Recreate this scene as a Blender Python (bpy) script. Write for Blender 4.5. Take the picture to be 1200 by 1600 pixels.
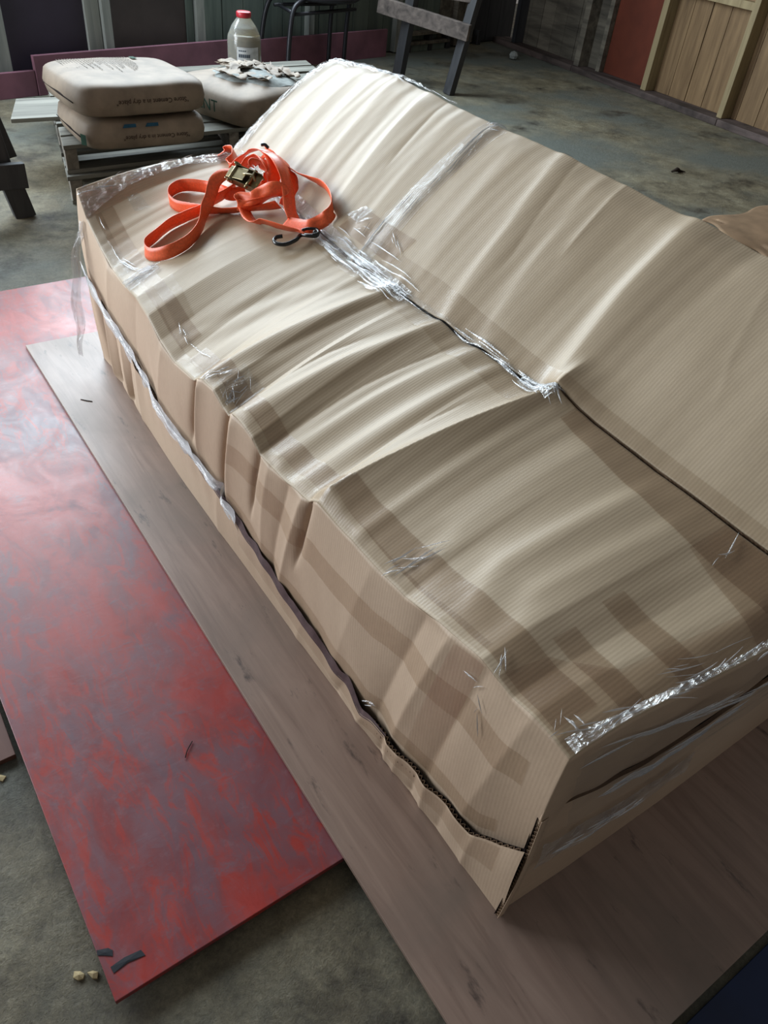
import bpy, math, random
import numpy as np
from mathutils import Vector, Matrix
for _o in list(bpy.data.objects): bpy.data.objects.remove(_o)
SC = bpy.context.scene
COL = SC.collection
random.seed(4)
# ---------------------------------------------------------------- camera (1200x1600, f = 1200 px)
cam = bpy.data.cameras.new('camera'); cam_o = bpy.data.objects.new('camera', cam); COL.objects.link(cam_o)
cam.sensor_fit = 'VERTICAL'; cam.sensor_height = 32.0; cam.sensor_width = 24.0; cam.lens = 24.0
cam.clip_start = 0.02; cam.clip_end = 60
# columns of the camera: right, up, back in world axes
_r = Vector((0.8242, -0.5588, 0.0918)); _f = Vector((0.4757, 0.5948, -0.6480))
_f.normalize(); _r = (_r - _f * _r.dot(_f)).normalized(); _u = _r.cross(_f)
cam_o.matrix_world = Matrix(((_r.x, _u.x, -_f.x, 0), (_r.y, _u.y, -_f.y, 0), (_r.z, _u.z, -_f.z, 1.31), (0, 0, 0, 1)))
SC.camera = cam_o
# ---------------------------------------------------------------- light and exposure
SC.view_settings.view_transform = 'Standard'; SC.view_settings.look = 'None'
SC.view_settings.gamma = 1.0; SC.view_settings.use_curve_mapping = False
SC.view_settings.exposure = 0.0
wd = bpy.data.worlds.new('world'); SC.world = wd; wd.use_nodes = True
wd.node_tree.nodes['Background'].inputs[0].default_value = (1.0, 0.95, 0.90, 1)
wd.node_tree.nodes['Background'].inputs[1].default_value = 0.185
def area(name, loc, target, sx, sy, power, color, spread=180):
    l = bpy.data.lights.new(name, 'AREA'); l.shape = 'RECTANGLE'; l.size = sx; l.size_y = sy
    l.energy = power; l.color = color; l.spread = math.radians(spread)
    o = bpy.data.objects.new(name, l); COL.objects.link(o); o.location = loc
    o.rotation_euler = (Vector(target) - Vector(loc)).to_track_quat('-Z', 'Y').to_euler(); return o
# daylight through the row of high windows in the far wall
area('window_daylight', (1.6, 5.86, 2.25), (1.3, 4.0, 1.35), 4.2, 1.75, 355, (0.80, 0.92, 1.0))
# daylight through the wide open door on the left
area('doorway_daylight', (-1.75, 4.6, 1.25), (0.7, 2.7, 0.4), 2.6, 2.1, 235, (0.90, 0.95, 1.0))
# ---------------------------------------------------------------- helpers
def mesh_obj(name, V, F, mat, parent=None, smooth=False, edges=None):
    me = bpy.data.meshes.new(name); me.from_pydata([tuple(map(float, v)) for v in V], edges or [], F); me.update()
    if smooth: me.polygons.foreach_set('use_smooth', [True] * len(me.polygons))
    if mat: me.materials.append(mat)
    o = bpy.data.objects.new(name, me); COL.objects.link(o)
    if parent: o.parent = parent
    return o
def grid_obj(name, X, Y, Z, mat, parent=None, flip=False, smooth=True, thick=0.0):
    n, m = X.shape
    V = np.stack([X, Y, Z], -1).reshape(-1, 3)
    i = np.arange((n - 1) * (m - 1)); a = (i // (m - 1)) * m + i % (m - 1)
    Q = np.stack([a, a + 1, a + m + 1, a + m], -1)
    if flip: Q = Q[:, ::-1]
    me = bpy.data.meshes.new(name)
    me.vertices.add(len(V)); me.vertices.foreach_set('co', V.ravel())
    me.loops.add(Q.size); me.loops.foreach_set('vertex_index', Q.ravel())
    me.polygons.add(len(Q)); me.polygons.foreach_set('loop_start', np.arange(len(Q)) * 4)
    me.update(calc_edges=True); me.validate()
    if smooth: me.polygons.foreach_set('use_smooth', [True] * len(me.polygons))
    me.materials.append(mat)
    o = bpy.data.objects.new(name, me); COL.objects.link(o)
    if parent: o.parent = parent
    if thick:
        md = o.modifiers.new('thickness', 'SOLIDIFY'); md.thickness = thick; md.offset = -1
    return o
def empty(name, loc=(0, 0, 0), rz=0.0):
    o = bpy.data.objects.new(name, None); COL.objects.link(o); o.location = loc; o.rotation_euler = (0, 0, rz)
    o.empty_display_size = .1; return o
def tag(o, label=None, cat=None, group=None, kind=None):
    if label: o['label'] = label
    if cat: o['category'] = cat
    if group: o['group'] = group
    if kind: o['kind'] = kind
    return o
BF = [(0, 3, 2, 1), (4, 5, 6, 7), (0, 1, 5, 4), (1, 2, 6, 5), (2, 3, 7, 6), (3, 0, 4, 7)]
def hexa(name, C8, mat, parent=None, bevel=0.0):
    """eight corners, lower ring then upper ring, counter-clockwise from above"""
    o = mesh_obj(name, C8, BF, mat, parent)
    if bevel:
        md = o.modifiers.new('bevel', 'BEVEL'); md.width = bevel; md.segments = 2; md.limit_method = 'NONE'
    return o
def box(name, lo, hi, mat, parent=None, bevel=0.0, M=None):
    (a, b, c), (d, e, f) = lo, hi
    P = [(a, b, c), (d, b, c), (d, e, c), (a, e, c), (a, b, f), (d, b, f), (d, e, f), (a, e, f)]
    if M is not None: P = [tuple(M @ Vector(p)) for p in P]
    return hexa(name, P, mat, parent, bevel)
def beam(name, p, q, w, h, mat, parent=None, up=(0, 0, 1), bevel=0.003):
    """bar from p to q; w across, h along 'up'"""
    p, q = Vector(p), Vector(q); d = (q - p).normalized(); up = Vector(up)
    s = d.cross(up).normalized(); t = s.cross(d)
    P = []
    for c in (-1, 1):
        for e, g in ((-1, p), (1, p), (1, q), (-1, q)):
            P.append(g + s * e * w / 2 + t * c * h / 2)
    return hexa(name, P, mat, parent, bevel)
def smooth_path(pts, n=8):
    P = [np.array(p, float) for p in pts]; P = [2 * P[0] - P[1]] + P + [2 * P[-1] - P[-2]]
    out = []
    for i in range(1, len(P) - 2):
        a, b, c, d = P[i - 1:i + 3]
        for k in range(n):
            t = k / n
            out.append(.5 * ((2 * b) + (-a + c) * t + (2 * a - 5 * b + 4 * c - d) * t * t + (-a + 3 * b - 3 * c + d) * t ** 3))
    out.append(P[-2]); return np.array(out)
def tube(name, pts, rad, mat, parent=None, seg=8, n=6, smooth=True):
    P = smooth_path(pts, n) if n > 1 else np.array(pts, float)
    r = np.interp(np.linspace(0, 1, len(P)), np.linspace(0, 1, len(np.atleast_1d(rad))), np.atleast_1d(rad)) if np.ndim(rad) else np.full(len(P), rad)
    V, F = [], []; nrm = Vector((0, 0, 1))
    for i, p in enumerate(P):
        t = Vector(P[min(i + 1, len(P) - 1)] - P[max(i - 1, 0)]).normalized()
        nrm = (nrm - t * nrm.dot(t))
        if nrm.length < 1e-4: nrm = t.orthogonal()
        nrm.normalize(); b = t.cross(nrm)
        for k in range(seg):
            a = 2 * math.pi * k / seg
            V.append(Vector(p) + (nrm * math.cos(a) + b * math.sin(a)) * float(r[i]))
    for i in range(len(P) - 1):
        for k in range(seg):
            F.append((i * seg + k, i * seg + (k + 1) % seg, (i + 1) * seg + (k + 1) % seg, (i + 1) * seg + k))
    F.append(tuple(range(seg))[::-1]); F.append(tuple((len(P) - 1) * seg + k for k in range(seg)))
    return mesh_obj(name, V, F, mat, parent, smooth)
def lathe(name, prof, mat, parent=None, seg=24, loc=(0, 0, 0), smooth=True):
    V, F = [], []
    for r, z in prof:
        for k in range(seg):
            a = 2 * math.pi * k / seg; V.append((loc[0] + r * math.cos(a), loc[1] + r * math.sin(a), loc[2] + z))
    for i in range(len(prof) - 1):
        for k in range(seg):
            F.append((i * seg + k, i * seg + (k + 1) % seg, (i + 1) * seg + (k + 1) % seg, (i + 1) * seg + k))
    F.append(tuple(range(seg))[::-1]); F.append(tuple((len(prof) - 1) * seg + k for k in range(seg)))
    return mesh_obj(name, V, F, mat, parent, smooth)
def ribbon(name, pts, mat, parent, width=.032, tilt=10, thick=.0016, n=8, bulge=0):
    P = smooth_path(pts, n); m = len(P)
    ti = np.interp(np.linspace(0, 1, m), np.linspace(0, 1, len(np.atleast_1d(tilt))), np.atleast_1d(tilt))
    A = np.zeros((m, 3)); B = np.zeros((m, 3)); prev = None
    T = np.gradient(P, axis=0); T /= np.linalg.norm(T, axis=1)[:, None]
    for i in range(m):
        t = T[i]; up = np.array([0, 0, 1.]); up = up - t * up.dot(t)
        if np.linalg.norm(up) < .2 and prev is not None: up = prev - t * prev.dot(t)
        up /= np.linalg.norm(up); prev = up
        side = np.cross(t, up); a = math.radians(ti[i])
        w = up * math.cos(a) + side * math.sin(a)
        A[i] = P[i] - w * width / 2; B[i] = P[i] + w * width / 2
    f = np.linspace(0, 1, 4)[:, None, None]
    G = A[None] * (1 - f) + B[None] * f
    return grid_obj(name, G[..., 0], G[..., 1], G[..., 2], mat, parent, thick=thick)
# ---------------------------------------------------------------- materials
def lin(c):
    c = [x / 255 for x in c]
    return tuple((x / 12.92 if x <= .04045 else ((x + .055) / 1.055) ** 2.4) for x in c) + (1,)
class M:
    def __init__(s, name):
        s.m = bpy.data.materials.new(name); s.m.use_nodes = True; s.t = s.m.node_tree
        s.b = s.t.nodes['Principled BSDF']; s.out = s.t.nodes['Material Output']
        s.tc = s.t.nodes.new('ShaderNodeTexCoord')
    def n(s, typ, **k):
        nd = s.t.nodes.new(typ)
        for a, v in k.items(): setattr(nd, a, v)
        return nd
    def l(s, a, b): s.t.links.new(a, b)
    def mapped(s, scale=(1, 1, 1), rot=(0, 0, 0), loc=(0, 0, 0)):
        mp = s.n('ShaderNodeMapping'); s.l(s.tc.outputs['Object'], mp.inputs[0])
        mp.inputs['Scale'].default_value = scale; mp.inputs['Rotation'].default_value = rot; mp.inputs['Location'].default_value = loc
        return mp.outputs[0]
    def noise(s, scale, detail=4, rough=.55, vec=None, dist=0):
        nd = s.n('ShaderNodeTexNoise'); nd.inputs['Scale'].default_value = scale; nd.inputs['Detail'].default_value = detail
        nd.inputs['Roughness'].default_value = rough; nd.inputs['Distortion'].default_value = dist
        s.l(vec if vec is not None else s.tc.outputs['Object'], nd.inputs['Vector']); return nd.outputs['Fac']
    def ramp(s, fac, stops):
        r = s.n('ShaderNodeValToRGB'); s.l(fac, r.inputs[0]); e = r.color_ramp.elements
        while len(e) < len(stops): e.new(.5)
        for k, (p, c) in enumerate(stops):
            e[k].position = p; e[k].color = c if len(c) == 4 else lin(c)
        return r.outputs[0]
    def mix(s, fac, a, b, mode='MIX'):
        x = s.n('ShaderNodeMix', data_type='RGBA', blend_type=mode)
        if isinstance(fac, float): x.inputs[0].default_value = fac
        else: s.l(fac, x.inputs[0])
        for v, i in ((a, 6), (b, 7)):
            if isinstance(v, tuple): x.inputs[i].default_value = v if len(v) == 4 else lin(v)
            else: s.l(v, x.inputs[i])
        return x.outputs[2]
    def bump(s, h, strength=.3, dist=.002, normal=None):
        b = s.n('ShaderNodeBump'); b.inputs['Strength'].default_value = strength; b.inputs['Distance'].default_value = dist
        s.l(h, b.inputs['Height'])
        if normal is not None: s.l(normal, b.inputs['Normal'])
        return b.outputs[0]
    def fin(s, color=None, rough=.6, spec=.5, normal=None, metal=0.0):
        if color is not None:
            if isinstance(color, tuple): s.b.inputs['Base Color'].default_value = color if len(color) == 4 else lin(color)
            else: s.l(color, s.b.inputs['Base Color'])
        if isinstance(rough, float): s.b.inputs['Roughness'].default_value = rough
        else: s.l(rough, s.b.inputs['Roughness'])
        s.b.inputs['Specular IOR Level'].default_value = spec; s.b.inputs['Metallic'].default_value = metal
        if normal is not None: s.l(normal, s.b.inputs['Normal'])
        return s.m
BLK = (0, 0, 0, 1); WHT = (1, 1, 1, 1)
def cardboard_mat(name, c1, c2, flute='y', rough=.58, spec=.45):
    k = M(name)
    big = k.noise(1.7, 3); grain = k.noise(1, 5, .7, k.mapped((12, 160, 60) if flute == 'y' else (160, 160, 10)))
    col = k.mix(k.ramp(big, [(.35, BLK), (.7, WHT)]), c1, c2)
    col = k.mix(.12, col, k.ramp(grain, [(.3, (90, 75, 55)), (.7, (240, 225, 200))]), 'SOFT_LIGHT')
    w = k.n('ShaderNodeTexWave', wave_type='BANDS', bands_direction='Y', wave_profile='SIN')
    w.inputs['Scale'].default_value = 50.0; w.inputs['Distortion'].default_value = .6; w.inputs['Detail'].default_value = 1.0; w.inputs['Detail Scale'].default_value = .6
    k.l(k.tc.outputs['Object'], w.inputs['Vector'])
    nb = k.bump(w.outputs['Fac'], .16, .0005)
    nb = k.bump(k.noise(260, 3, .6), .12, .0008, nb)
    return k.fin(col, rough, spec, nb)
def wood_mat(name, dark, light, axis=2, scale=6, rough=.65, spec=.35, dirt=None):
    k = M(name); sc = [scale * 4] * 3; sc[axis] = scale * .35
    g = k.noise(1, 6, .6, k.mapped(tuple(sc)), dist=.6)
    col = k.ramp(g, [(.3, dark), (.68, light)])
    obj = k.n('ShaderNodeObjectInfo'); tint = k.ramp(obj.outputs['Random'], [(0, (.72, .72, .72, 1)), (1, (1.0, 1.0, 1.0, 1))])
    col = k.mix(1.0, col, tint, 'MULTIPLY')
    if dirt: col = k.mix(k.ramp(k.noise(3.5, 5, .65), [(.5, BLK), (.75, WHT)]), col, dirt)
    return k.fin(col, rough, spec, k.bump(g, .25, .002))
def plain_mat(name, c, rough=.5, spec=.5, metal=0.0, var=.12, nscale=20):
    k = M(name); d = tuple(int(x * (1 - var * 2)) for x in c)
    n_ = k.noise(nscale, 4)
    return k.fin(k.ramp(n_, [(.3, d), (.7, c)]), rough, spec, k.bump(n_, .08, .002), metal)
def tape_mat(name, tint, gloss=.12, rough=.22):
    k = M(name); k.t.nodes.remove(k.b)
    tr = k.n('ShaderNodeBsdfTransparent'); tr.inputs[0].default_value = tint
    gl = k.n('ShaderNodeBsdfGlossy'); gl.inputs['Roughness'].default_value = rough; gl.inputs[0].default_value = (1, 1, 1, 1)
    w = k.n('ShaderNodeTexWave', wave_type='BANDS', bands_direction='Y'); w.inputs['Scale'].default_value = 50.0; w.inputs['Distortion'].default_value = .6
    k.l(k.tc.outputs['Object'], w.inputs['Vector'])
    nb = k.bump(k.noise(60, 4, .6), .25, .002, k.bump(w.outputs['Fac'], .12, .0005)); k.l(nb, gl.inputs['Normal'])
    lw = k.n('ShaderNodeLayerWeight'); lw.inputs[0].default_value = .35
    ma = k.n('ShaderNodeMath', operation='MULTIPLY_ADD'); k.l(lw.outputs['Fresnel'], ma.inputs[0]); ma.inputs[1].default_value = .13; ma.inputs[2].default_value = gloss
    mx = k.n('ShaderNodeMixShader'); k.l(ma.outputs[0], mx.inputs[0]); k.l(tr.outputs[0], mx.inputs[1]); k.l(gl.outputs[0], mx.inputs[2])
    k.l(mx.outputs[0], k.out.inputs[0]); return k.m
def film_mat(name, gloss=.35, white=.08, rough=.12, bscale=45, bdist=.01, stretch=(1, 1, 1)):
    k = M(name); k.t.nodes.remove(k.b)
    tr = k.n('ShaderNodeBsdfTransparent'); tr.inputs[0].default_value = (.93, .94, .95, 1)
    gl = k.n('ShaderNodeBsdfGlossy'); gl.inputs['Roughness'].default_value = rough
    df = k.n('ShaderNodeBsdfDiffuse'); df.inputs[0].default_value = (.85, .88, .92, 1)
    h = k.noise(bscale, 5, .6, k.mapped(stretch), dist=1.2)
    nb = k.bump(h, 1.0, bdist); k.l(nb, gl.inputs['Normal'])
    m1 = k.n('ShaderNodeMixShader'); k.l(k.ramp(h, [(.45, (gloss * .25,) * 3 + (1,)), (.62, (gloss,) * 3 + (1,))]), m1.inputs[0]); k.l(tr.outputs[0], m1.inputs[1]); k.l(gl.outputs[0], m1.inputs[2])
    m2 = k.n('ShaderNodeMixShader'); m2.inputs[0].default_value = white; k.l(m1.outputs[0], m2.inputs[1]); k.l(df.outputs[0], m2.inputs[2])
    k.l(m2.outputs[0], k.out.inputs[0]); return k.m
CARD = cardboard_mat('cardboard', (168, 152, 128), (184, 168, 145), rough=.52, spec=.50)
CARD_F = cardboard_mat('cardboard_front', (184, 162, 140), (198, 178, 156))
FLUTE = plain_mat('cardboard_flute', (120, 98, 78), .8, .2)
DARK_IN = plain_mat('dark_gap_shade', (38, 30, 28), .9, .1)  # near-black puts the shade of gaps, folds and undersides into the colour
TAPE = tape_mat('clear_tape', (.95, .93, .905, 1), .03, .30)
TAPE2 = tape_mat('brown_tape', (.86, .815, .775, 1), .035, .33)
FILM = film_mat('crinkled_film', .45, .07, .10, 30, .02, (1, 3, 1))
FILM_S = film_mat('smooth_film', .05, .01, .2, 12, .01)
FILMW = film_mat('glare_film', .65, .38, .12, 30, .015, (1, 3, 1))  # diffuse white mixed in as painted glare on the clear seam film
WRINK = film_mat('film_glint_ridge', .85, .35, .15, 120, .004)  # folded clear film, whitened so its glints are part of the colour
def concrete():
    k = M('concrete_floor')
    big = k.noise(.9, 6, .62); mid = k.noise(6, 9, .74); fine = k.noise(130, 8, .82)
    c = k.ramp(mid, [(.3, (86, 80, 64)), (.5, (134, 126, 104)), (.72, (174, 168, 144))])
    c = k.mix(k.ramp(big, [(.42, BLK), (.6, WHT)]), c, (114, 120, 114))
    st = k.noise(2.6, 7, .7, k.mapped((1, 1, 1), loc=(3, 7, 0)), dist=.2)
    c = k.mix(k.ramp(st, [(.54, BLK), (.68, WHT)]), c, (56, 50, 40))
    c = k.mix(.55, c, k.ramp(fine, [(.34, (60, 60, 58)), (.62, (240, 240, 235))]), 'MULTIPLY')
    r = k.ramp(mid, [(.3, (.58, .58, .58, 1)), (.75, (.38, .38, .38, 1))])
    return k.fin(c, r, .4, k.bump(fine, .8, .006, k.bump(mid, .8, .014)))
CONC = concrete()
def ply():
    k = M('plywood')
    g = k.noise(1, 6, .6, k.mapped((30, 2.4, 10)), dist=1.2); b = k.noise(2.2, 5, .6, dist=.5)
    c = k.ramp(g, [(.25, (112, 90, 79)), (.55, (138, 116, 104)), (.8, (152, 130, 117))])
    c = k.mix(k.ramp(b, [(.45, BLK), (.7, WHT)]), c, (112, 98, 88))
    c = k.mix(k.ramp(k.noise(7, 6, .7, k.mapped((4, 1, 1))), [(.60, BLK), (.72, WHT)]), c, (60, 46, 42))
    r = k.ramp(b, [(.3, (.42, .42, .42, 1)), (.7, (.54, .54, .54, 1))])
    return k.fin(c, r, .95, k.bump(g, .15, .0015))
PLY = ply()
def redmat():
    k = M('red_paint')
    a = k.noise(2.0, 6, .62, k.mapped((2.2, 1, 1), (0, 0, -.25)), dist=.7); b = k.noise(5.5, 7, .7, k.mapped((1.5, 1, 1), (0, 0, .5)), dist=.8)
    c = k.ramp(a, [(.36, (100, 68, 80)), (.48, (122, 46, 50)), (.60, (158, 44, 38)), (.7, (165, 40, 28))])
    c = k.mix(k.ramp(b, [(.48, BLK), (.66, WHT)]), c, (108, 60, 72))
    c = k.mix(k.ramp(k.noise(26, 5, .7), [(.55, BLK), (.8, (.6, .6, .6, 1))]), c, (134, 96, 104))
    e2 = k.noise(9, 8, .75, k.mapped((3, 1, 1), (0, 0, -.4), (2, 2, 0)), dist=1.0)
    c = k.mix(k.ramp(e2, [(.49, BLK), (.61, WHT)]), c, (150, 34, 24))
    e3 = k.noise(14, 8, .8, k.mapped((1, 2.4, 1), (0, 0, .3), (5, 1, 0)), dist=.6)
    c = k.mix(k.ramp(e3, [(.55, BLK), (.68, (.75, .75, .75, 1))]), c, (104, 76, 88))
    r = k.ramp(b, [(.35, (.36, .36, .36, 1)), (.7, (.52, .52, .52, 1))])
    return k.fin(c, r, .8, k.bump(e3, .12, .002))
RED = redmat()
SUN_WOOD = wood_mat('bare_plank', (98, 76, 52), (142, 116, 84), 2, 5, .6, .35)
STUD = wood_mat('stud_timber', (132, 116, 86), (170, 154, 118), 2, 5, .6, .35)
OLD_PINE = wood_mat('old_timber', (70, 66, 60), (122, 116, 104), 1, 4, .75, .3)
SILLW = wood_mat('dirty_sill', (52, 44, 42), (112, 98, 94), 1, 3, .75, .3, (40, 36, 34))
DARKW = wood_mat('dark_timber', (34, 36, 40), (62, 62, 64), 2, 4, .6, .4)
GREYW = wood_mat('weathered_beam', (58, 52, 50), (116, 106, 100), 0, 4, .7, .35)
PANELR = plain_mat('red_brown_panel', (108, 52, 36), .5, .4, nscale=3)
PLANKG = wood_mat('grey_green_plank', (84, 96, 92), (112, 124, 116), 2, 3, .7, .3)
STUDW = wood_mat('pale_stud', (120, 126, 124), (164, 168, 162), 2, 4, .7, .3)
PURP = plain_mat('dark_purple_panel', (58, 50, 66), .5, .45, nscale=2)
BROWNP = plain_mat('brown_panel', (76, 68, 66), .6, .35, nscale=3)
PINK = plain_mat('pink_board', (142, 98, 114), .6, .35, nscale=4)
PALLET = wood_mat('pallet_wood', (84, 84, 78), (138, 138, 130), 0, 4, .7, .3)
PALLETY = wood_mat('pallet_wood_long', (84, 80, 74), (140, 134, 124), 1, 4, .7, .3)
SACK = plain_mat('kraft_sack', (140, 126, 110), .6, .35, nscale=8)
INK = plain_mat('sack_ink', (66, 50, 44), .8, .2); INKG = plain_mat('green_ink', (40, 74, 60), .8, .2); INKB = plain_mat('blue_ink', (40, 84, 110), .8, .2)
CEMENT = plain_mat('cement_dust', (150, 156, 154), .9, .2, nscale=30)
ORANGE = plain_mat('orange_webbing', (255, 112, 66), .4, .4, nscale=200, var=.05)
STEEL = plain_mat('buckle_steel', (150, 138, 104), .3, .5, .9); BLACK = plain_mat('black_coating', (16, 18, 22), .25, .6)
TUBEM = plain_mat('dark_tube', (42, 42, 48), .4, .5, .3)
BLUE = plain_mat('blue_sheet', (22, 44, 84), .55, .4, nscale=6)
BTAPE = plain_mat('black_tape', (36, 42, 50), .5, .4)
CHIP = plain_mat('pale_wood_chip', (196, 178, 138), .8, .2)
TWIG = plain_mat('dark_twig', (44, 34, 28), .8, .2)
# ---------------------------------------------------------------- package surface (metres)
YN, YF = 0.262, 2.26
EDGE_Y = [0.262,0.289,0.332,0.371,0.403,0.437,0.486,0.536,0.614,0.684,0.767,0.871,0.901,0.911,0.995,1.056,1.102,1.120,1.136,1.167,1.228,1.244,1.269,1.314,1.367,1.402,1.420,1.53,1.62,1.70,1.79,1.90,2.00,2.10,2.20,2.26]
EDGE_Z = [0.474,0.479,0.480,0.473,0.478,0.482,0.472,0.464,0.441,0.435,0.432,0.424,0.418,0.411,0.400,0.391,0.392,0.402,0.412,0.416,0.414,0.400,0.404,0.421,0.412,0.400,0.388,0.372,0.385,0.410,0.418,0.405,0.405,0.425,0.465,0.530]
def ss(a, b, x):
    t = np.clip((np.asarray(x, float) - a) / (b - a), 0, 1); return t * t * (3 - 2 * t)
def xf(y): return 0.553 + 0.032 * ss(1.5, 2.26, y)
def xc(y): return 0.997 + 0.050 * ss(1.4, 2.26, y)
def xr(y): return 1.337 + 0.066 * ss(1.4, 2.26, y)
def zf(y): return np.interp(y, EDGE_Y, EDGE_Z)
def zc(y): return np.interp(y, [0.26, 0.6, 1.0, 1.5, 2.26], [0.575, 0.583, 0.575, 0.570, 0.585])
def zr(y): return np.interp(y, [0.26, 0.7, 1.2, 1.9, 2.26], [0.845, 0.845, 0.868, 0.868, 0.835])
def pnoise(seed, y, lam):
    r = np.random.RandomState(seed); k = np.arange(1, 9)
    a = r.normal(size=8) ; p = r.uniform(0, 6.28, 8); f = 6.283 / lam * r.uniform(0.45, 1.3, 8)
    y = np.asarray(y, float)[..., None]
    return (a * np.sin(f * y + p)).sum(-1) / 2.8
# (kind, [(s,y)...], s0, s1, amplitude, width to the far side, width to the near side)
FOLDS = [
 # seat, far to near
 ('g', [(0,2.10),(1,2.12)], -.1, .8, 0.0037, .030, .040),
 ('g', [(0,1.97),(1,1.99)], -.1, .9, 0.0037, .030, .045),
 ('g', [(0,1.86),(1,1.88)], -.1, .5, 0.0031, .030, .045),
 ('g', [(0,1.53),(.5,1.45),(1,1.36)], .05, 1.0, -0.0034, .030, .030),
 ('g', [(0,1.60),(.5,1.52),(1,1.44)], .1, .95, -0.0019, .022, .022),
 ('g', [(0,1.375),(.5,1.335),(1,1.30)], -.1, 1.1, 0.0098, .022, .035),
 ('e', [(0,1.425),(.3,1.40),(.6,1.38)], -.1, .35, -0.0037, .014, .010),
 ('e', [(0,1.33),(.5,1.30),(1,1.275)], .2, 1.1, -0.0049, .020, .022),
 ('g', [(0,1.205),(.5,1.165),(1,1.12)], -.1, 1.1, 0.0073, .018, .034),
 ('e', [(0,1.243),(.5,1.215),(1,1.16)], -.1, .75, -0.0049, .022, .010),
 ('e', [(0,1.103),(.5,1.085),(1,1.04)], -.1, 1.0, -0.0049, .022, .010),
 ('g', [(0,1.06),(.5,1.035),(1,1.0)], -.1, 1.1, 0.0061, .016, .032),
 ('g', [(0,.97),(.5,.95),(1,.93)], -.1, 1.05, 0.0037, .014, .026),
 ('e', [(0,.912),(.5,.90),(1,.87)], -.1, .8, -0.0043, .018, .008),
 ('e', [(0,.885),(.5,.835),(1,.785)], -.1, 1.2, 0.0340, .024, .085),
 ('g', [(0,.60),(.3,.65),(1,.64)], .05, 1.0, 0.0037, .030, .040),
 ('g', [(0,.50),(.3,.555),(1,.53)], .05, .95, 0.0043, .024, .034),
 ('g', [(0,.42),(.3,.475),(1,.455)], .1, .95, 0.0037, .026, .040),
 # back, far to near
 ('g', [(1,2.14),(2,2.17)], 1.0, 2.2, 0.0025, .022, .034),
 ('g', [(1,2.03),(2,2.07)], 1.0, 2.2, 0.0029, .022, .034),
 ('g', [(1,1.92),(2,1.97)], 1.0, 2.2, 0.0029, .022, .034),
 ('g', [(1,1.82),(2,1.87)], 1.0, 2.2, 0.0029, .022, .030),
 ('g', [(1,1.66),(2,1.71)], .95, 2.3, 0.0065, .020, .060),
 ('g', [(1,1.74),(2,1.78)], 1.0, 2.3, -0.0025, .022, .022),
 ('g', [(1,1.52),(2,1.55)], 1.0, 2.2, 0.0025, .024, .040),
 ('e', [(1.3,1.60),(2,1.63)], 1.45, 2.3, -0.0025, .012, .012),
 ('g', [(1,1.40),(2,1.40)], .95, 2.3, -0.0017, .022, .022),
 ('g', [(1,1.27),(1.5,1.29),(2,1.33)], 1.1, 2.2, 0.0017, .024, .040),
 ('g', [(1,1.13),(1.5,1.155),(2,1.20)], 1.0, 2.2, 0.0037, .020, .040),
 ('e', [(1.4,1.10),(2,1.16)], 1.3, 2.2, -0.0017, .012, .012),
 ('g', [(1,1.01),(1.5,1.045),(2,1.075)], 1.05, 2.1, 0.0029, .020, .040),
 ('e', [(1.5,1.0),(2,1.025)], 1.5, 2.2, 0.0033, .010, .020),
 ('g', [(1,.93),(1.5,.92),(2,.95)], 1.0, 2.1, -0.0029, .040, .040),
 ('g', [(1,.80),(1.5,.825),(2,.835)], .98, 2.3, 0.0127, .028, .075),
 ('g', [(1,.62),(1.5,.64),(2,.66)], 1.0, 2.1, 0.0017, .040, .040),
 ('e', [(1,.50),(1.5,.60),(2,.66)], 1.3, 2.1, 0.0010, .010, .012),
 ('g', [(1,.46),(1.5,.50),(2,.55)], 1.0, 2.1, 0.0017, .040, .060),
]
def folds(s, y):
    s = np.asarray(s, float); y = np.asarray(y, float); d = np.zeros(np.broadcast(s, y).shape)
    for kind, path, s0, s1, amp, wf, wn in FOLDS:
        yc = np.interp(s, [p[0] for p in path], [p[1] for p in path])
        q = y - yc; w = np.where(q > 0, wf, wn)
        f = np.exp(-(q / w) ** 2) if kind == 'g' else np.exp(-np.sqrt(q * q + 8e-6) / w * 1.15)
        env = ss(s0 - .06, s0 + .14, s) * (1 - ss(s1 - .2, s1 + .02, s))
        d = d + amp * f * env
    fade = (0.35 + 0.65 * ss(.35, .8, y)) * (1 - .5 * ss(.95, 1.1, s))
    a = pnoise(3, y + .05 * s, .07) * (.6 + .4 * np.sin(3 * s + 1)) * .0011 + pnoise(5, y - .04 * s, .15) * .0016
    a = a + pnoise(9, y + .02 * s, .04) * .0005
    fade = fade * (1 - .75 * ss(1.5, 1.62, y) * (1 - ss(1.85, 1.95, y)) * (s < 1))
    return d + a * fade * .75
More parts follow.
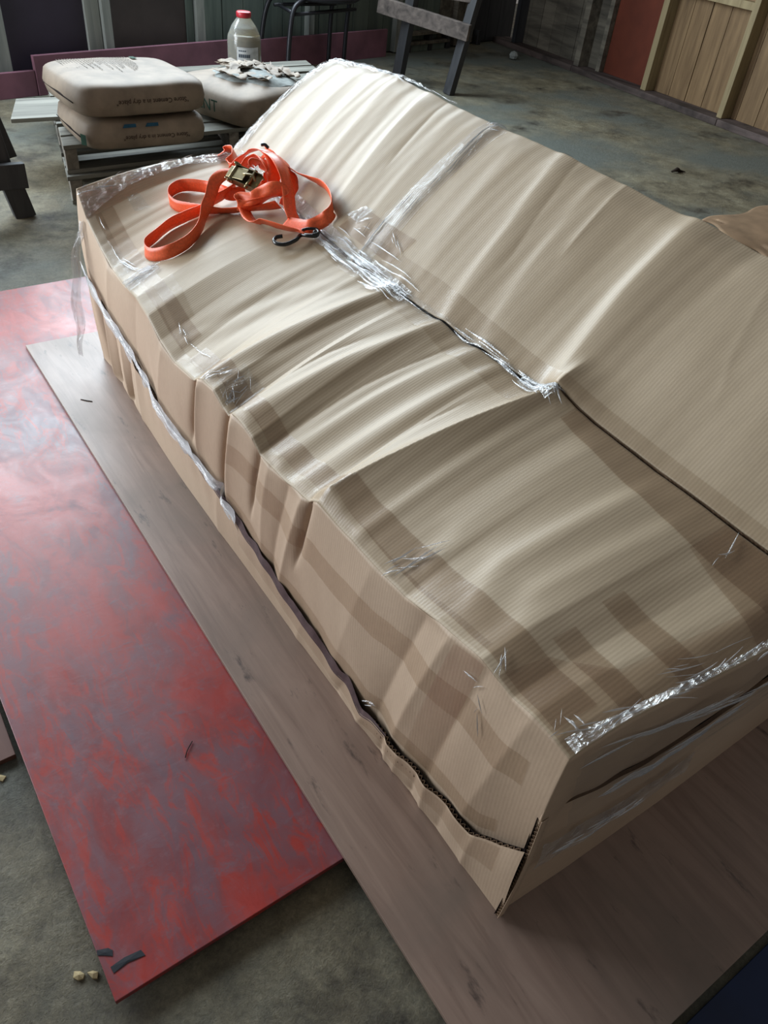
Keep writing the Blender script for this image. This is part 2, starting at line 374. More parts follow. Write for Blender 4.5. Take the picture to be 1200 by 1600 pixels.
def surf(s, y):
    """s 0..1 seat, 1..2 back slope, 2..2.35 over the ridge"""
    s, y = np.broadcast_arrays(np.asarray(s, float), np.asarray(y, float))
    t1 = np.clip(s, 0, 1); t2 = np.clip(s - 1, 0, 1); t3 = np.clip(s - 2, 0, None)
    x = xf(y) + (xc(y) - xf(y)) * t1 + (xr(y) - xc(y)) * t2
    z = zf(y) + (zc(y) - zf(y)) * t1 + (zr(y) - zc(y)) * t2
    z = z + 0.018 * np.sin(np.pi * t1) * (s <= 1) * ss(.3, .6, y)
    z = z + 0.020 * np.sin(np.pi * np.clip(t2, 0, 1)) * (s > 1)          # back slope bows outwards
    # rounded ridge
    x = x + 0.10 * np.clip(t3 / .35, 0, 1); z = z - 0.09 * np.clip(t3 / .35, 0, 1) ** 1.6
    z = z - 0.012 * ss(1.85, 2.05, s) * (1 - ss(2.05, 2.3, s))
    d = folds(s, y)
    back = ss(.97, 1.05, s)
    nx = -0.62 * back; nz = 1 - 0.22 * back
    edge = 1 - .65 * (1 - ss(0, .05, s))
    # front part sits bent down a little at the near edge
    x = x + d * nx * edge; z = z + d * nz * edge - .012 * (1 - ss(YN, YN + .05, y)) * ss(.1, .8, s)
    yy = y - 0.045 * ss(0, .9, (x - .553) / .45) * (1 - ss(YN, YN + .5, y))
    return x, yy, z
# ---------------------------------------------------------------- the setting
FL = -0.035                                                     # concrete level; z = 0 is the top of the plywood
tag(box('floor', (-4, -3, FL - .1), (9, 9, FL), CONC), kind='structure')
def wall_frame(O, ang):
    return Matrix.Translation(O) @ Matrix.Rotation(ang, 4, 'Z')
# right wall: local x runs along the wall (away from camera), local y = inwards(+) / outwards(-)
WR = wall_frame((5.76, 3.32, 0), math.atan2(.995, .097))
wr = tag(empty('wall_right'), kind='structure')
def wbox(name, lo, hi, mat, M, par, bevel=0.002):
    return box(name, lo, hi, mat, par, bevel, M)
rr = random.Random(2)
# local y positive = towards the room (left of the direction of travel)
for a, b in ((-3.2, 0.48), (.485, 2.24), (2.245, 3.5)):
    wbox('sill', (a, -.20, FL), (b, .0, .012), SILLW, WR, wr, .004)
for u, w, m in ((-2.2, .06, STUD), (-1.25, .055, STUD), (-.45, .055, STUD), (.51, .052, STUD), (1.355, .06, STUD), (2.22, .07, OLD_PINE), (2.0, .05, OLD_PINE), (3.22, .05, DARKW)):
    d0 = -.06 if u not in (2.0,) else -.11
    wbox('stud', (u - w / 2, -.15, .012), (u + w / 2, d0 + .015 if u != 2.22 else -.03, 2.5), m, WR, wr, .003)
u = -3.0
while u < 3.2:
    w = .181
    if 1.40 < u + w / 2 < 1.97: u += w; continue
    e = min(u + w - .005, 3.24)
    off = rr.uniform(-.004, .004)
    wbox('plank', (u, -.172 + off, .012), (e, -.150 + off, 2.5), SUN_WOOD if u < 1.9 else OLD_PINE, WR, wr, .002)
    u += w
wbox('panel', (1.385, -.165, .012), (1.975, -.150, 2.5), PANELR, WR, wr)
wbox('nogging', (.54, -.15, .70), (1.32, -.09, .75), STUD, WR, wr)
wbox('nogging', (-.42, -.15, .85), (.48, -.09, .90), STUD, WR, wr)
wbox('backing_board', (-3.2, -.20, .0), (3.3, -.175, 2.5), DARKW, WR, wr)
# left (far) wall, local x along the wall to the right, local y + = away from the room
WL = wall_frame((1.1, 5.608, 0), math.atan2(.235, 1))
wl = tag(empty('wall_far'), kind='structure')
H = 1.28
wbox('backing_board', (-3.0, .05, FL), (5.5, .07, H), DARKW, WL, wl)
for a, b, m in ((.10, .635, PURP), (.80, 1.41, BROWNP), (-.9, -.05, PURP)):
    wbox('panel', (a, .02, FL), (b, .035, H), m, WL, wl)
for a, b, d, m in ((-.05, .10, -.0, STUDW), (.635, .735, .0, STUDW), (.74, .80, -.03, STUDW), (1.41, 1.47, .01, PLANKG), (1.475, 1.545, -.02, STUDW), (2.55, 2.61, -.02, STUDW), (3.6, 3.66, -.02, STUDW), (4.45, 4.52, -.02, OLD_PINE)):
    wbox('stud', (a, d, FL + .01), (b, .05, H), m, WL, wl)
u = 1.55
while u < 5.3:
    w = .19 + rr.uniform(-.01, .01)
    m = PLANKG if u < 4.2 else (OLD_PINE if u < 4.7 else DARKW)
    wbox('plank', (u, .028 + rr.uniform(0, .006), FL + .01), (min(u + w - .006, 5.42), .05, H), m, WL, wl)
    u += w
u = -2.9
while u < -1.0:
    wbox('plank', (u, .03, FL), (u + .185, .05, H), PLANKG, WL, wl); u += .19
wbox('window_ledge', (-3.0, -.03, H), (5.5, .12, H + .04), STUDW, WL, wl)
wbox('header', (-3.0, .0, 3.25), (5.5, .08, 3.45), STUDW, WL, wl)
for u in (-2.9, 5.2): wbox('stud', (u, .0, H + .04), (u + .07, .07, 3.25), STUDW, WL, wl)
wbox('ledge_board', (3.64, -.05, .095), (4.5, .028, .12), OLD_PINE, WL, wl)
wbox('ledge_board', (3.70, -.05, .02), (4.35, .028, .045), OLD_PINE, WL, wl)
wbox('plinth', (3.66, -.03, FL), (4.3, .028, .018), PLANKG, WL, wl)
for u in (3.75, 4.05, 4.32, 4.5, 4.6, 4.8): wbox('block', (u, -.045, FL), (u + .05, .025, .09), DARKW, WL, wl)
# skirting of purple-pink boards standing in front of the studs
sk = tag(empty('trim_1'), kind='structure')
wbox('skirting_board', (.20, -.085, FL), (1.98, -.055, .185), PINK, WL, sk)
wbox('skirting_board', (1.985, -.082, FL), (3.42, -.055, .172), PINK, WL, sk)
wbox('skirting_board', (-1.6, -.080, FL), (.195, -.05, .105), PINK, WL, sk)

# ---------------------------------------------------------------- sheets on the floor
RB = tag(empty('red_board', (0, 0, 0)), 'large worn red painted board lying on the concrete, half under the plywood', 'board')
def slab(name, P, z0, z1, mat, par, bevel=.001):
    return hexa(name, [(x, y, z0) for x, y in P] + [(x, y, z1) for x, y in P], mat, par, bevel)
# the red board as a finely cut panel with a chipped edge
slab('painted_panel', [(-.010, .479), (.95, .490), (.98, 2.90), (-.035, 2.868)], -.022, -.0105, RED, RB)
for y in (.62, 1.6, 2.6): slab('batten', [(.05, y), (.90, y), (.90, y + .05), (.05, y + .05)], FL, -.0222, OLD_PINE, RB)
PB = tag(empty('plywood_sheet'), 'thin brown plywood sheet under the cardboard package, overlapping the red board', 'plywood')
slab('panel', [(.389, 0.0), (1.61, 0.002), (1.613, 2.44), (.392, 2.44)], -.010, 0.0, PLY, PB)
for x in (.99, 1.3, 1.55): slab('batten', [(x, .03), (x + .04, .03), (x + .04, 2.40), (x, 2.40)], FL, -.0102, OLD_PINE, PB)
bb = slab('brown_board', [(-.62, .962), (-.024, .975), (-.027, 2.2), (-.66, 2.2)], FL, -.023, wood_mat('brown_board', (92, 60, 52), (128, 92, 80), 1, 4, .5, .4), None)
tag(bb, 'brown board lying on the concrete along the left edge of the red board', 'board')
bs = slab('blue_sheet', [(.30, -.9), (2.4, -.9), (2.4, -.012), (.672, -.012)], FL, FL + .006, BLUE, None)
tag(bs, 'dark blue sheet on the floor beyond the plywood edge', 'sheet')
def flake(name, P, z, h, mat, label, cat, group=None, lift=0.0):
    n = len(P); cx = sum(p[0] for p in P) / n; cy = sum(p[1] for p in P) / n
    V = [(x, y, z + lift * ((x - cx) * 8)) for x, y in P] + [(x, y, z + h + lift * ((x - cx) * 8)) for x, y in P] + [(cx, cy, z + h * 1.6)]
    F = [tuple(range(n))[::-1]] + [(i, (i + 1) % n, n + (i + 1) % n, n + i) for i in range(n)] + [(n + i, n + (i + 1) % n, 2 * n) for i in range(n)]
    o = mesh_obj(name, V, F, mat); return tag(o, label, cat, group)
flake('tape_scrap', [(-.010, .562), (.006, .556), (.011, .549), (.008, .541), (-.003, .549), (-.011, .554)], -.0104, .0008, BTAPE, 'short scrap of black tape, the upper one near the board corner', 'tape')
flake('tape_scrap', [(.000, .528), (.022, .530), (.047, .527), (.050, .516), (.024, .520), (.001, .517)], -.0104, .0008, BTAPE, 'longer strip of black tape, the lower one near the board corner', 'tape')
flake('wood_chip', [(-.048, .560), (-.040, .555), (-.036, .548), (-.040, .543), (-.047, .545), (-.052, .552)], FL, .004, CHIP, 'pale curled wood chip on the concrete, farther from the red board corner', 'wood chip')
flake('wood_chip', [(-.032, .548), (-.024, .546), (-.018, .540), (-.022, .532), (-.028, .536)], FL, .004, CHIP, 'pale wood chip on the concrete touching the red board corner', 'wood chip')
flake('wood_chip', [(-.075, .955), (-.062, .957), (-.05, .945), (-.058, .938)], FL, .003, CHIP, 'pale splinter on the concrete by the brown board corner', 'wood chip')
tag(tube('twig', [(.237, .800, -.008), (.246, .812, -.0075), (.262, .826, -.008)], .0011, TWIG, None, 5, 3), 'dark thin twig lying on the middle of the red board', 'twig')
tag(tube('twig', [(.446, 2.055, .0012), (.460, 2.04, .0016), (.472, 2.03, .0012)], .0013, TWIG, None, 5, 3), 'dark splinter on the pale far end of the plywood', 'twig')
LX, LY = 4.47, 3.07
tag(tube('curled_leaf', [(LX - .04, LY + .02, FL + .004), (LX - .015, LY, FL + .02), (LX + .02, LY + .005, FL + .008), (LX + .05, LY - .02, FL + .006)], [.004, .014, .009, .002], TWIG, None, 6, 3), 'small dark curled leaf on the concrete before the plank wall', 'leaf')
tag(lathe('paper_ball', [(.001, 0), (.035, .01), (.045, .035), (.03, .06), (.001, .07)], CEMENT, None, 9, (5.72, 6.05, FL), False), 'small white crumpled lump on the floor at the far corner', 'litter')
# ---------------------------------------------------------------- the package
PK = tag(empty('cardboard_package', (1.0, 1.25, 0)), 'large sofa-shaped package wrapped in brown cardboard, taped and lying on the plywood', 'package')
PKO = np.array([1.0, 1.25, 0.0])
def P3(s, y, h=0.0):
    """points of the wrapped surface lifted by h along its normal"""
    x, yy, z = surf(s, y)
    if np.all(np.asarray(h) == 0): return x, yy, z
    e = 4e-3
    a = np.stack(surf(s + e, y)) - np.stack(surf(s - e, y)); b = np.stack(surf(s, y + e)) - np.stack(surf(s, y - e))
    n = np.cross(a, b, axis=0); n = n / np.linalg.norm(n, axis=0); n = n * np.sign(n[2:3] + 1e-9)
    return x + n[0] * h, yy + n[1] * h, z + n[2] * h
def pgrid(name, X, Y, Z, mat, par=PK, **k):
    return grid_obj(name, X - PKO[0] * (par is PK), Y - PKO[1] * (par is PK), Z, mat, par, **k)
yy = np.linspace(YN, YF, 760)
def sheet(name, s0, s1, ns, mat, **k):
    s = np.linspace(s0, s1, ns); S, Y = np.meshgrid(s, yy, indexing='ij'); X, Y2, Z = surf(S, Y)
    return pgrid(name, X, Y2, Z, mat, flip=True, thick=.004, **k)
sheet('seat_panel', 0, .985, 110, CARD)
sheet('back_panel', 1.0, 2.33, 130, CARD)
# rear wall of the carton and far end
def quadsheet(name, A, B, mat, n=2, **k):
    """A, B polylines (m,3): ruled surface"""
    A = np.array(A, float); B = np.array(B, float); f = np.linspace(0, 1, n)[:, None, None]
    G = A[None] * (1 - f) + B[None] * f
    return pgrid(name, G[..., 0], G[..., 1], G[..., 2], mat, **k)
ey = np.linspace(YN, YF, 60); rx, ryy, rz = surf(np.full(60, 2.33), ey)
quadsheet('rear_panel', np.stack([rx, ryy, rz], 1), np.stack([rx + .02, ryy, np.full(60, .001)], 1), CARD_F, 8)
es = np.linspace(0, 2.33, 120)
for nm, yv in (('far_end_panel', YF),):
    ex, eyy, ez = surf(es, np.full(120, yv))
    quadsheet(nm, np.stack([ex, eyy, ez], 1), np.stack([ex, eyy, np.full(120, .001)], 1), CARD_F, 10)
# seam height along the front and the tray below it
SEAM_Y = [0.262, .303, .36, .427, .50, .593, .64, .677, .72, .847, 1.009, 1.15, 1.305, 1.45, 1.587, 1.75, 1.887, 2.05, 2.26]
SEAM_Z = [.240, .185, .130, .118, .104, .089, .082, .066, .078, .093, .113, .128, .150, .160, .170, .188, .205, .235, .285]
def zs(y): return np.interp(y, SEAM_Y, SEAM_Z) + pnoise(21, y, .12) * .003
FC = [  # creases on the front of the lid: (y at top, y at seam, amplitude, width, reach 0..1)
 (1.415, 1.47, -.020, .009, .75), (1.385, 1.42, .010, .02, .9), (1.248, 1.30, -.026, .009, 1.1), (1.215, 1.27, .010, .03, 1.0), (1.108, 1.16, -.016, .007, .7), (1.06, 1.10, .006, .03, 1),
 (.99, 1.06, -.008, .022, 1.1), (.905, .98, -.018, .007, .6), (.93, 1.02, .008, .02, 1.1), (.56, .66, -.008, .030, 1.1), (.50, .60, .008, .03, 1.1), (.42, .50, -.006, .03, 1.1), (.70, .80, .004, .05, 1.1),
 (1.6, 1.66, .006, .05, 1.1), (1.8, 1.85, -.005, .06, 1.1), (2.02, 2.06, .008, .05, 1.1), (.33, .40, .005, .03, 1.1)]
def front(v, y):
    """lid front: v = 0 top edge .. 1 below the seam"""
    v = np.asarray(v, float); y = np.asarray(y, float); v, y = np.broadcast_arrays(v, y)
    x0, y0, z0 = surf(np.zeros_like(y), y)
    zb = zs(y) - .03
    z = z0 * (1 - v) + zb * v
    yq = y
    x = x0 + (.007 + .003 * np.sin(y * 5)) * v - .008 * np.sin(np.pi * np.clip(v, 0, 1))
    for yt, yb, a, w, r in FC:
        yc = yt + (yb - yt) * v
        f = np.exp(-np.sqrt((y - yc) ** 2 + 6e-6) / w); x = x - a * f * (1 - ss(r - .25, r + .05, v)) * ss(-.05, .08, v)
    x = x - .007 * ss(1.05, 1.4, y) * v
    x = x - pnoise(31, y + .06 * v, .10) * .0012 * v - pnoise(33, y, .3) * .003 * v
    return x, yq + 0 * v, z
v = np.linspace(0, 1, 50); Vv, Yv = np.meshgrid(v, yy, indexing='ij'); X, Y2, Z = front(Vv, Yv)
pgrid('lid_front_panel', X, Y2, Z, CARD_F, flip=False, thick=.004)
TC = [(2.16, 2.20, -.020, .018), (2.10, 2.13, .012, .02), (2.03, 2.09, -.020, .018), (1.90, 1.98, -.022, .018), (1.95, 2.0, .012, .02), (1.83, 1.86, .008, .03),
      (.60, .62, -.010, .012), (.585, .60, .008, .014), (.50, .52, -.008, .014), (.47, .485, .007, .014), (.665, .70, .006, .02), (.74, .78, -.006, .02), (.9, .94, .005, .03), (.42, .44, -.005, .015), (.35, .365, .006, .015), (1.3, 1.33, .006, .04), (.55, .57, .006, .015)]
def tray(v, y, off=0.0):
    """tray front: v = 0 floor .. 1 top edge"""
    v = np.asarray(v, float); y = np.asarray(y, float); v, y = np.broadcast_arrays(v, y)
    z = zs(y) * v
    x = .556 + .030 * ss(1.5, 2.3, y) - .012 * np.sin(np.pi * v * .6) + off
    for yt, yb, a, w in TC:
        yc = yb + (yt - yb) * v
        x = x - a * np.exp(-np.sqrt((y - yc) ** 2 + 6e-6) / w) * ss(-.05, .1, v) * (1 - .55 * v)
    x = x - pnoise(41, y, .08) * .0015 * v
    x = x - .004 * ss(.6, 1, v) * (.5 + .5 * np.sin(y * 13 + 1))
    return x, y + 0 * v, z
v = np.linspace(0.003, 1, 40); Vv, Yv = np.meshgrid(v, yy, indexing='ij')
X, Y2, Z = tray(Vv, Yv); pgrid('tray_front_panel', X, Y2, Z, CARD_F, flip=False)
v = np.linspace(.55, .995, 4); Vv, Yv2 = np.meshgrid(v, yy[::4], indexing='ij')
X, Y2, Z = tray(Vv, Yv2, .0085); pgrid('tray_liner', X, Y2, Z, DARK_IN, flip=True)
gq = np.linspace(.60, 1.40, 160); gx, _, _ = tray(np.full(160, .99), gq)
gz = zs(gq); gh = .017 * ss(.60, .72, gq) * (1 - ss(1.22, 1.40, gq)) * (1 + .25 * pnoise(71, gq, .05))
quadsheet('gap_shade_strip', np.stack([gx - .001, gq, gz - .004], 1), np.stack([gx + .004, gq, gz + gh], 1), plain_mat('gap_shade_brown', (92, 72, 74), .6, .4, nscale=60), 3)  # dark strip painted in for the shade of the gap between lid and tray
# corrugation seen in the cut edge of the tray
def flutes(name, pts_out, nrm, depth_vec, pitch, depth, mat, h):
    pass
fy = np.arange(YN + .01, YF - .02, .0022); top = zs(fy) - .0015
ph = np.where(np.arange(len(fy)) % 4 < 2, np.arange(len(fy)) % 2, 1 - np.arange(len(fy)) % 2) 
tx, _, _ = tray(np.full(len(fy), .99), fy)
zx = tx + .0008 + .0068 * (0.5 + 0.5 * np.sin(np.arange(len(fy)) * math.pi / 2 * .85))
A = np.stack([zx, fy, top], 1); B = np.stack([zx, fy, top - .02], 1)
o = quadsheet('corrugation', A, B, FLUTE, 2, thick=.0011); o['kind'] = 'stuff'
# near end: lid end, tray end with its cut side edge
def yend(x): return .285 - .05 * ss(0, .9, (x - .553) / .45)
def ztray(x): return np.interp(x, [.55, .565, .69, .80, .95, 1.12, 1.5], [.325, .325, .285, .262, .250, .250, .262]) + pnoise(51, x, .1) * .003
exs = np.linspace(0, 2.33, 200); ax_, ay_, az_ = surf(exs, np.full(200, YN))
def endsheet(name, zlow, bulge, mat, n=24):
    f = np.linspace(0, 1, n)[:, None]
    zl = zlow(ax_); zl = zl - (zl - .205) * (1 - ss(.553, .64, ax_))
    Z = az_[None] * (1 - f) + zl[None] * f
    sd = ss(.553, .62, ax_)[None]
    Yb = ay_[None] * (1 - f * sd) + .277 * f * sd - bulge * np.sin(np.pi * f) * sd + .003 * sd * np.sin(ax_[None] * 40 + f * 3) * np.sin(np.pi * f)
    fx = front(f[:, 0], np.full(n, YN))[0][:, None] - .553
    X = np.repeat(ax_[None], n, 0) + fx * (1 - ss(.55, .75, ax_))[None]
    return pgrid(name, X, Yb + 0 * X, Z, mat, flip=True, thick=.004)
endsheet('lid_end_panel', lambda x: ztray(x) - .04, .010, CARD_F)
tx_ = np.linspace(.556, 1.46, 160); zt = ztray(tx_)
def yt(x): return yend(x) - .030
def tray_end(f, x): return x + 0 * f, np.interp(x, [.55, .7, .95, 1.5], [.268, .262, .258, .262]) - .005 * np.sin(np.pi * f) + .0 * f, ztray(x) * f
F_, X_ = np.meshgrid(np.linspace(.003, 1, 24), tx_, indexing='ij'); a, b, c = tray_end(F_, X_)
pgrid('tray_end_panel', a, b, c, CARD_F, flip=True)
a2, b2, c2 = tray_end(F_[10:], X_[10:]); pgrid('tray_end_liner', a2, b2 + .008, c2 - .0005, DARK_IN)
# upper cut edge of the tray end (grey) and its upright corrugated corner edge
a, b, c = tray_end(np.ones(160), tx_); quadsheet('tray_end_edge', np.stack([a, b, c], 1), np.stack([a, b + .0065, c - .0005], 1), FLUTE, 2)
ez_ = np.arange(.004, .322, .0022); k_ = np.arange(len(ez_))
def corner(z): return .553 + .012 * np.sin(np.pi * np.clip(z / .33, 0, 1)) * 0 + .004 * z, .262 - .004 * np.sin(np.pi * z / .33)
cx, cy = corner(ez_)
wv = .0068 * (.5 + .5 * np.sin(k_ * math.pi / 2 * .85))
A = np.stack([cx - .003, cy + wv, ez_], 1); B = np.stack([cx + .012, cy + wv, ez_], 1)
o = quadsheet('corner_corrugation', A, B, FLUTE, 2, thick=.0011); o['kind'] = 'stuff'
for dy, nm in ((-.0006, 'corner_liner'), (.0078, 'corner_liner')):
    A = np.stack([cx - .004, cy + dy, ez_], 1); B = np.stack([cx + .010, cy + dy, ez_], 1); quadsheet(nm, A, B, CARD_F if dy < 0 else DARK_IN, 2, thick=.0009)
# torn paper lip and dark sheet for the shade in the crease gap
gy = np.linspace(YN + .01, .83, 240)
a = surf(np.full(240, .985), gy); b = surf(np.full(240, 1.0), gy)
quadsheet('crease_gap_shade', np.stack([a[0] - .002, a[1], a[2] - .007], 1), np.stack([b[0] + .004, b[1], b[2] - .009], 1), DARK_IN, 2)
jag = .003 * (np.abs(pnoise(61, gy, .012)) + .5)
b2 = surf(1.0 + 0 * gy, gy); quadsheet('torn_edge', np.stack([b2[0] - jag * .6, b2[1], b2[2] + .001], 1), np.stack([b2[0] + .002, b2[1], b2[2] - .006 - jag], 1), FLUTE, 2)

# ---------------------------------------------------------------- tape strips lying on the surface
def strip(name, C4, mat, h=.0009, step=.008, wob=0.0, seed=0, kind=None, rag=0.0):
    """C4: polyline pairs [(sA,yA,sB,yB), ...] two long edges of the strip in surface coordinates"""
    C4 = np.array(C4, float); L = np.r_[0, np.cumsum(np.hypot(np.diff(C4[:, 0]) * .45, np.diff(C4[:, 1])))]
    n = max(3, int(L[-1] / step)); q = np.linspace(0, L[-1], n); E = np.stack([np.interp(q, L, C4[:, i]) for i in range(4)], 1)
    wdt = max(np.hypot((C4[:, 0] - C4[:, 2]) * .45, C4[:, 1] - C4[:, 3])); m = max(3, int(wdt / min(step, .005)))
    if rag: E[:, 0] += rag * pnoise(seed + 5, q, .05); E[:, 2] += rag * pnoise(seed + 6, q, .04)
    f = np.linspace(0, 1, m)[:, None]; S = E[None, :, 0] * (1 - f) + E[None, :, 2] * f; Yy = E[None, :, 1] * (1 - f) + E[None, :, 3] * f
    hh = np.full(S.shape, h)
    if wob:
        r = np.random.RandomState(seed)
        for _ in range(7):
            kx, ky, p = r.normal(0, 500), r.normal(0, 60), r.uniform(0, 6.3)
            hh = hh + wob * .45 * (1 - np.abs(np.sin(.5 * (S * .45 * kx + Yy * ky + p)))) * (.5 + .5 * np.sin(Yy * r.uniform(8, 30) + p))
    X, Y2, Z = P3(S, Yy, hh)
    return pgrid(name, X, Y2, Z, mat)
def cst(s0, s1, ys): return [(s0, y, s1, y) for y in ys]
strip('tape_strip', [(.012, y, np.interp(y, [.4, 1.2, 2.2], [.06, .055, .09]), y) for y in np.linspace(2.2, .45, 12)], TAPE, .0010)
strip('tape_strip', [(.05, 2.2, .165, 2.2), (.055, 1.8, .16, 1.8), (.06, 1.55, .175, 1.55)], TAPE2, .0014)
strip('tape_strip', [(.055, 1.50, .155, 1.50), (.05, 1.2, .135, 1.2), (.06, .9, .15, .9), (.045, .62, .17, .62), (.03, .40, .165, .45), (.02, .30, .17, .30)], TAPE2, .0014)
strip('tape_strip', [(.105, 1.79, .22, 1.79), (.10, 1.62, .20, 1.62)], TAPE, .0018)
strip('tape_strip', [(.91, 1.64, .985, 1.64), (.90, 1.3, .985, 1.3), (.865, .95, .985, .95), (.84, .80, .985, .80)], TAPE, .0012)
strip('tape_strip', [(.90, .73, .985, .73), (.86, .60, .985, .60), (.815, .45, .985, .45), (.80, .30, .985, .30)], TAPE2, .0012)
strip('tape_strip', [(1.005, 1.60, 1.145, 1.60), (1.005, 1.2, 1.145, 1.2), (1.005, .9, 1.10, .9), (1.005, .6, 1.065, .6), (1.005, .30, 1.05, .30)], TAPE, .0012)
strip('tape_strip', [(1.08, 1.60, 1.23, 1.565), (1.08, 1.37, 1.235, 1.35)], TAPE2, .0016)
strip('tape_strip', [(1.09, 1.485, 1.09, 1.415), (1.5, 1.475, 1.5, 1.405), (2.02, 1.46, 2.02, 1.385)], TAPE, .0011)
strip('tape_strip', [(.42, .42, .505, .42), (.42, .275, .51, .275)], TAPE2, .0016)
strip('tape_strip', [(.215, .408, .30, .408), (.215, .272, .295, .272)], TAPE2, .0016)
strip('tape_strip', [(.008, .405, .008, .266), (.17, .39, .17, .266), (.30, .325, .30, .266), (.55, .320, .55, .266), (.80, .315, .80, .266), (.98, .33, .98, .266)], TAPE2, .0020)
strip('tape_strip', [(.80, .43, .98, .43), (.70, .27, .98, .27)], TAPE2, .0024)
strip('tape_strip', [(.015, 2.235, .95, 2.235), (.015, 2.20, .95, 2.20)], TAPE, .0012)
strip('tape_strip', [(.02, 1.30, .19, 1.29), (.02, 1.235, .19, 1.23)], TAPE, .0019)
def fstrip(name, E, mat, fn=front, h=.0009, step=.01, wob=0.0, seed=0):
    """strip on the front: E = [(vA,yA,vB,yB), ...]"""
    E = np.array(E, float); L = np.r_[0, np.cumsum(np.hypot(np.diff(E[:, 0]) * .25, np.diff(E[:, 1])))]
    n = max(3, int(L[-1] / step)); q = np.linspace(0, L[-1], n); E = np.stack([np.interp(q, L, E[:, i]) for i in range(4)], 1)
    m = 14; f = np.linspace(0, 1, m)[:, None]; S = E[None, :, 0] * (1 - f) + E[None, :, 2] * f; Yy = E[None, :, 1] * (1 - f) + E[None, :, 3] * f
    X, Y2, Z = fn(S, Yy)
    w = h
    if wob:
        r = np.random.RandomState(seed)
        for _ in range(6):
            kx, ky, p = r.normal(0, 60), r.normal(0, 40), r.uniform(0, 6.3); w = w + wob * .5 * (1 - np.abs(np.sin(.5 * (S * kx + Yy * ky + p))))
    return pgrid(name, X - w, Y2, Z, mat, flip=True)
def vf(y, z): 
    z0 = zf(y); zb = float(zs(np.array([y]))[0]) - .03; return (z0 - z) / (z0 - zb)
fstrip('tape_strip', [(vf(y, a), y, vf(y, b), y) for y, a, b in ((1.24, .335, .283), (1.05, .34, .285), (.86, .328, .272), (.73, .345, .285), (.6, .365, .305), (.5, .375, .31), (.40, .39, .325), (.31, .405, .345))], TAPE)
fstrip('tape_strip', [(.02, .49, .02, .43), (1.0, .56, 1.0, .49)], TAPE, h=.0016)
fstrip('tape_strip', [(vf(y, z + .05), y, vf(y, z + .008), y) for y, z in ((1.25, .145), (1.0, .112), (.8, .088), (.7, .08), (.5, .104), (.33, .16))], TAPE, h=.0014)
fstrip('tape_strip', [(.55, y, .97, y) for y in (1.2, .9, .72, .5, .30)], TAPE, fn=tray, h=.0012)

# ---------------------------------------------------------------- shiny film
def ridges(name, n, path, spread, length, rad, seed, mat=WRINK, front_fn=None, hh=.002, along=0.0):
    """raised, bright creases of the film: thin folded ridges that follow the surface; joined into one part"""
    r = np.random.RandomState(seed); VV, FF = [], []
    path = np.array(path, float)
    for i in range(n):
        t = r.uniform(0, 1) * (len(path) - 1); k = min(int(t), len(path) - 2); c = path[k] + (path[k + 1] - path[k]) * (t - k)
        d = path[k + 1] - path[k]; d = d / (np.hypot(d[0] * .45, d[1]) + 1e-9)
        nrm = np.array([-d[1] / .45, d[0] * .45]); c = c + nrm * r.normal(0, spread)
        Lh = length * r.uniform(.3, 1.2); ang = r.normal(0, along)
        dd = np.array([d[0] * math.cos(ang) + nrm[0] * math.sin(ang), d[1] * math.cos(ang) + nrm[1] * math.sin(ang)])
        m = max(4, int(Lh / .006)); q = np.linspace(-.5, .5, m)
        cur = r.normal(0, .12) * Lh
        s = c[0] + dd[0] * q * Lh + nrm[0] * cur * (q * q - .1); y = c[1] + dd[1] * q * Lh + nrm[1] * cur * (q * q - .1)
        X, Y2, Z = (P3(s, y, hh) if front_fn is None else front_fn(s, y))
        if front_fn is not None: X = X - hh
        wd_ = rad * r.uniform(.5, 1.5) * np.sin(np.pi * (q + .5)) + 1e-4
        px, py_ = nrm[0] * .45, nrm[1]
        b0 = len(VV)
        for a in range(m):
            if front_fn is None:
                o1 = np.array([px, py_, 0]) * wd_[a]; up = np.array([0, 0, 1.6]) * wd_[a]
            else:
                o1 = np.array([0, py_ * .7, px + .5]) * wd_[a]; up = np.array([-1.6, 0, 0]) * wd_[a]
            p = np.array([X[a], Y2[a], Z[a]]) - PKO
            VV += [p - o1 - up * .3, p + up, p + o1 - up * .3]
            if a:
                FF += [(b0 + 3 * a - 3, b0 + 3 * a, b0 + 3 * a + 1, b0 + 3 * a - 2), (b0 + 3 * a - 2, b0 + 3 * a + 1, b0 + 3 * a + 2, b0 + 3 * a - 1)]
    o = mesh_obj(name, VV, FF, mat, PK, True); o['kind'] = 'stuff'; return o
# along the crease between seat and back
strip('film_strip', [(.93, 2.2, 1.06, 2.2), (.95, 1.8, 1.07, 1.8), (.93, 1.62, 1.06, 1.60), (.925, 1.45, 1.05, 1.42), (.94, 1.25, 1.03, 1.25)], FILM, .003, .005, .006, 3)
strip('film_strip', [(.95, 1.26, 1.025, 1.26), (.965, 1.0, 1.015, 1.0), (.95, .86, 1.01, .86)], FILM_S, .003, .005, .005, 4)
strip('film_strip', [(.955, .87, 1.01, .87), (.91, .80, 1.01, .80), (.90, .775, 1.005, .775)], FILM, .003, .005, .005, 9)
ridges('film_creases', 70, [(.985, 1.70), (.985, 1.45), (.985, 1.28)], .022, .11, .0017, 5, hh=.006)
ridges('film_creases', 18, [(.99, 1.28), (1.0, 1.0), (.985, .80)], .007, .12, .0013, 6, hh=.005)
ridges('film_creases', 14, [(.975, .86), (.95, .79), (.93, .77)], .010, .05, .0012, 7, hh=.004)
ridges('film_creases', 26, [(1.0, 2.2), (1.0, 1.9), (.99, 1.70)], .018, .07, .0013, 8, hh=.004)
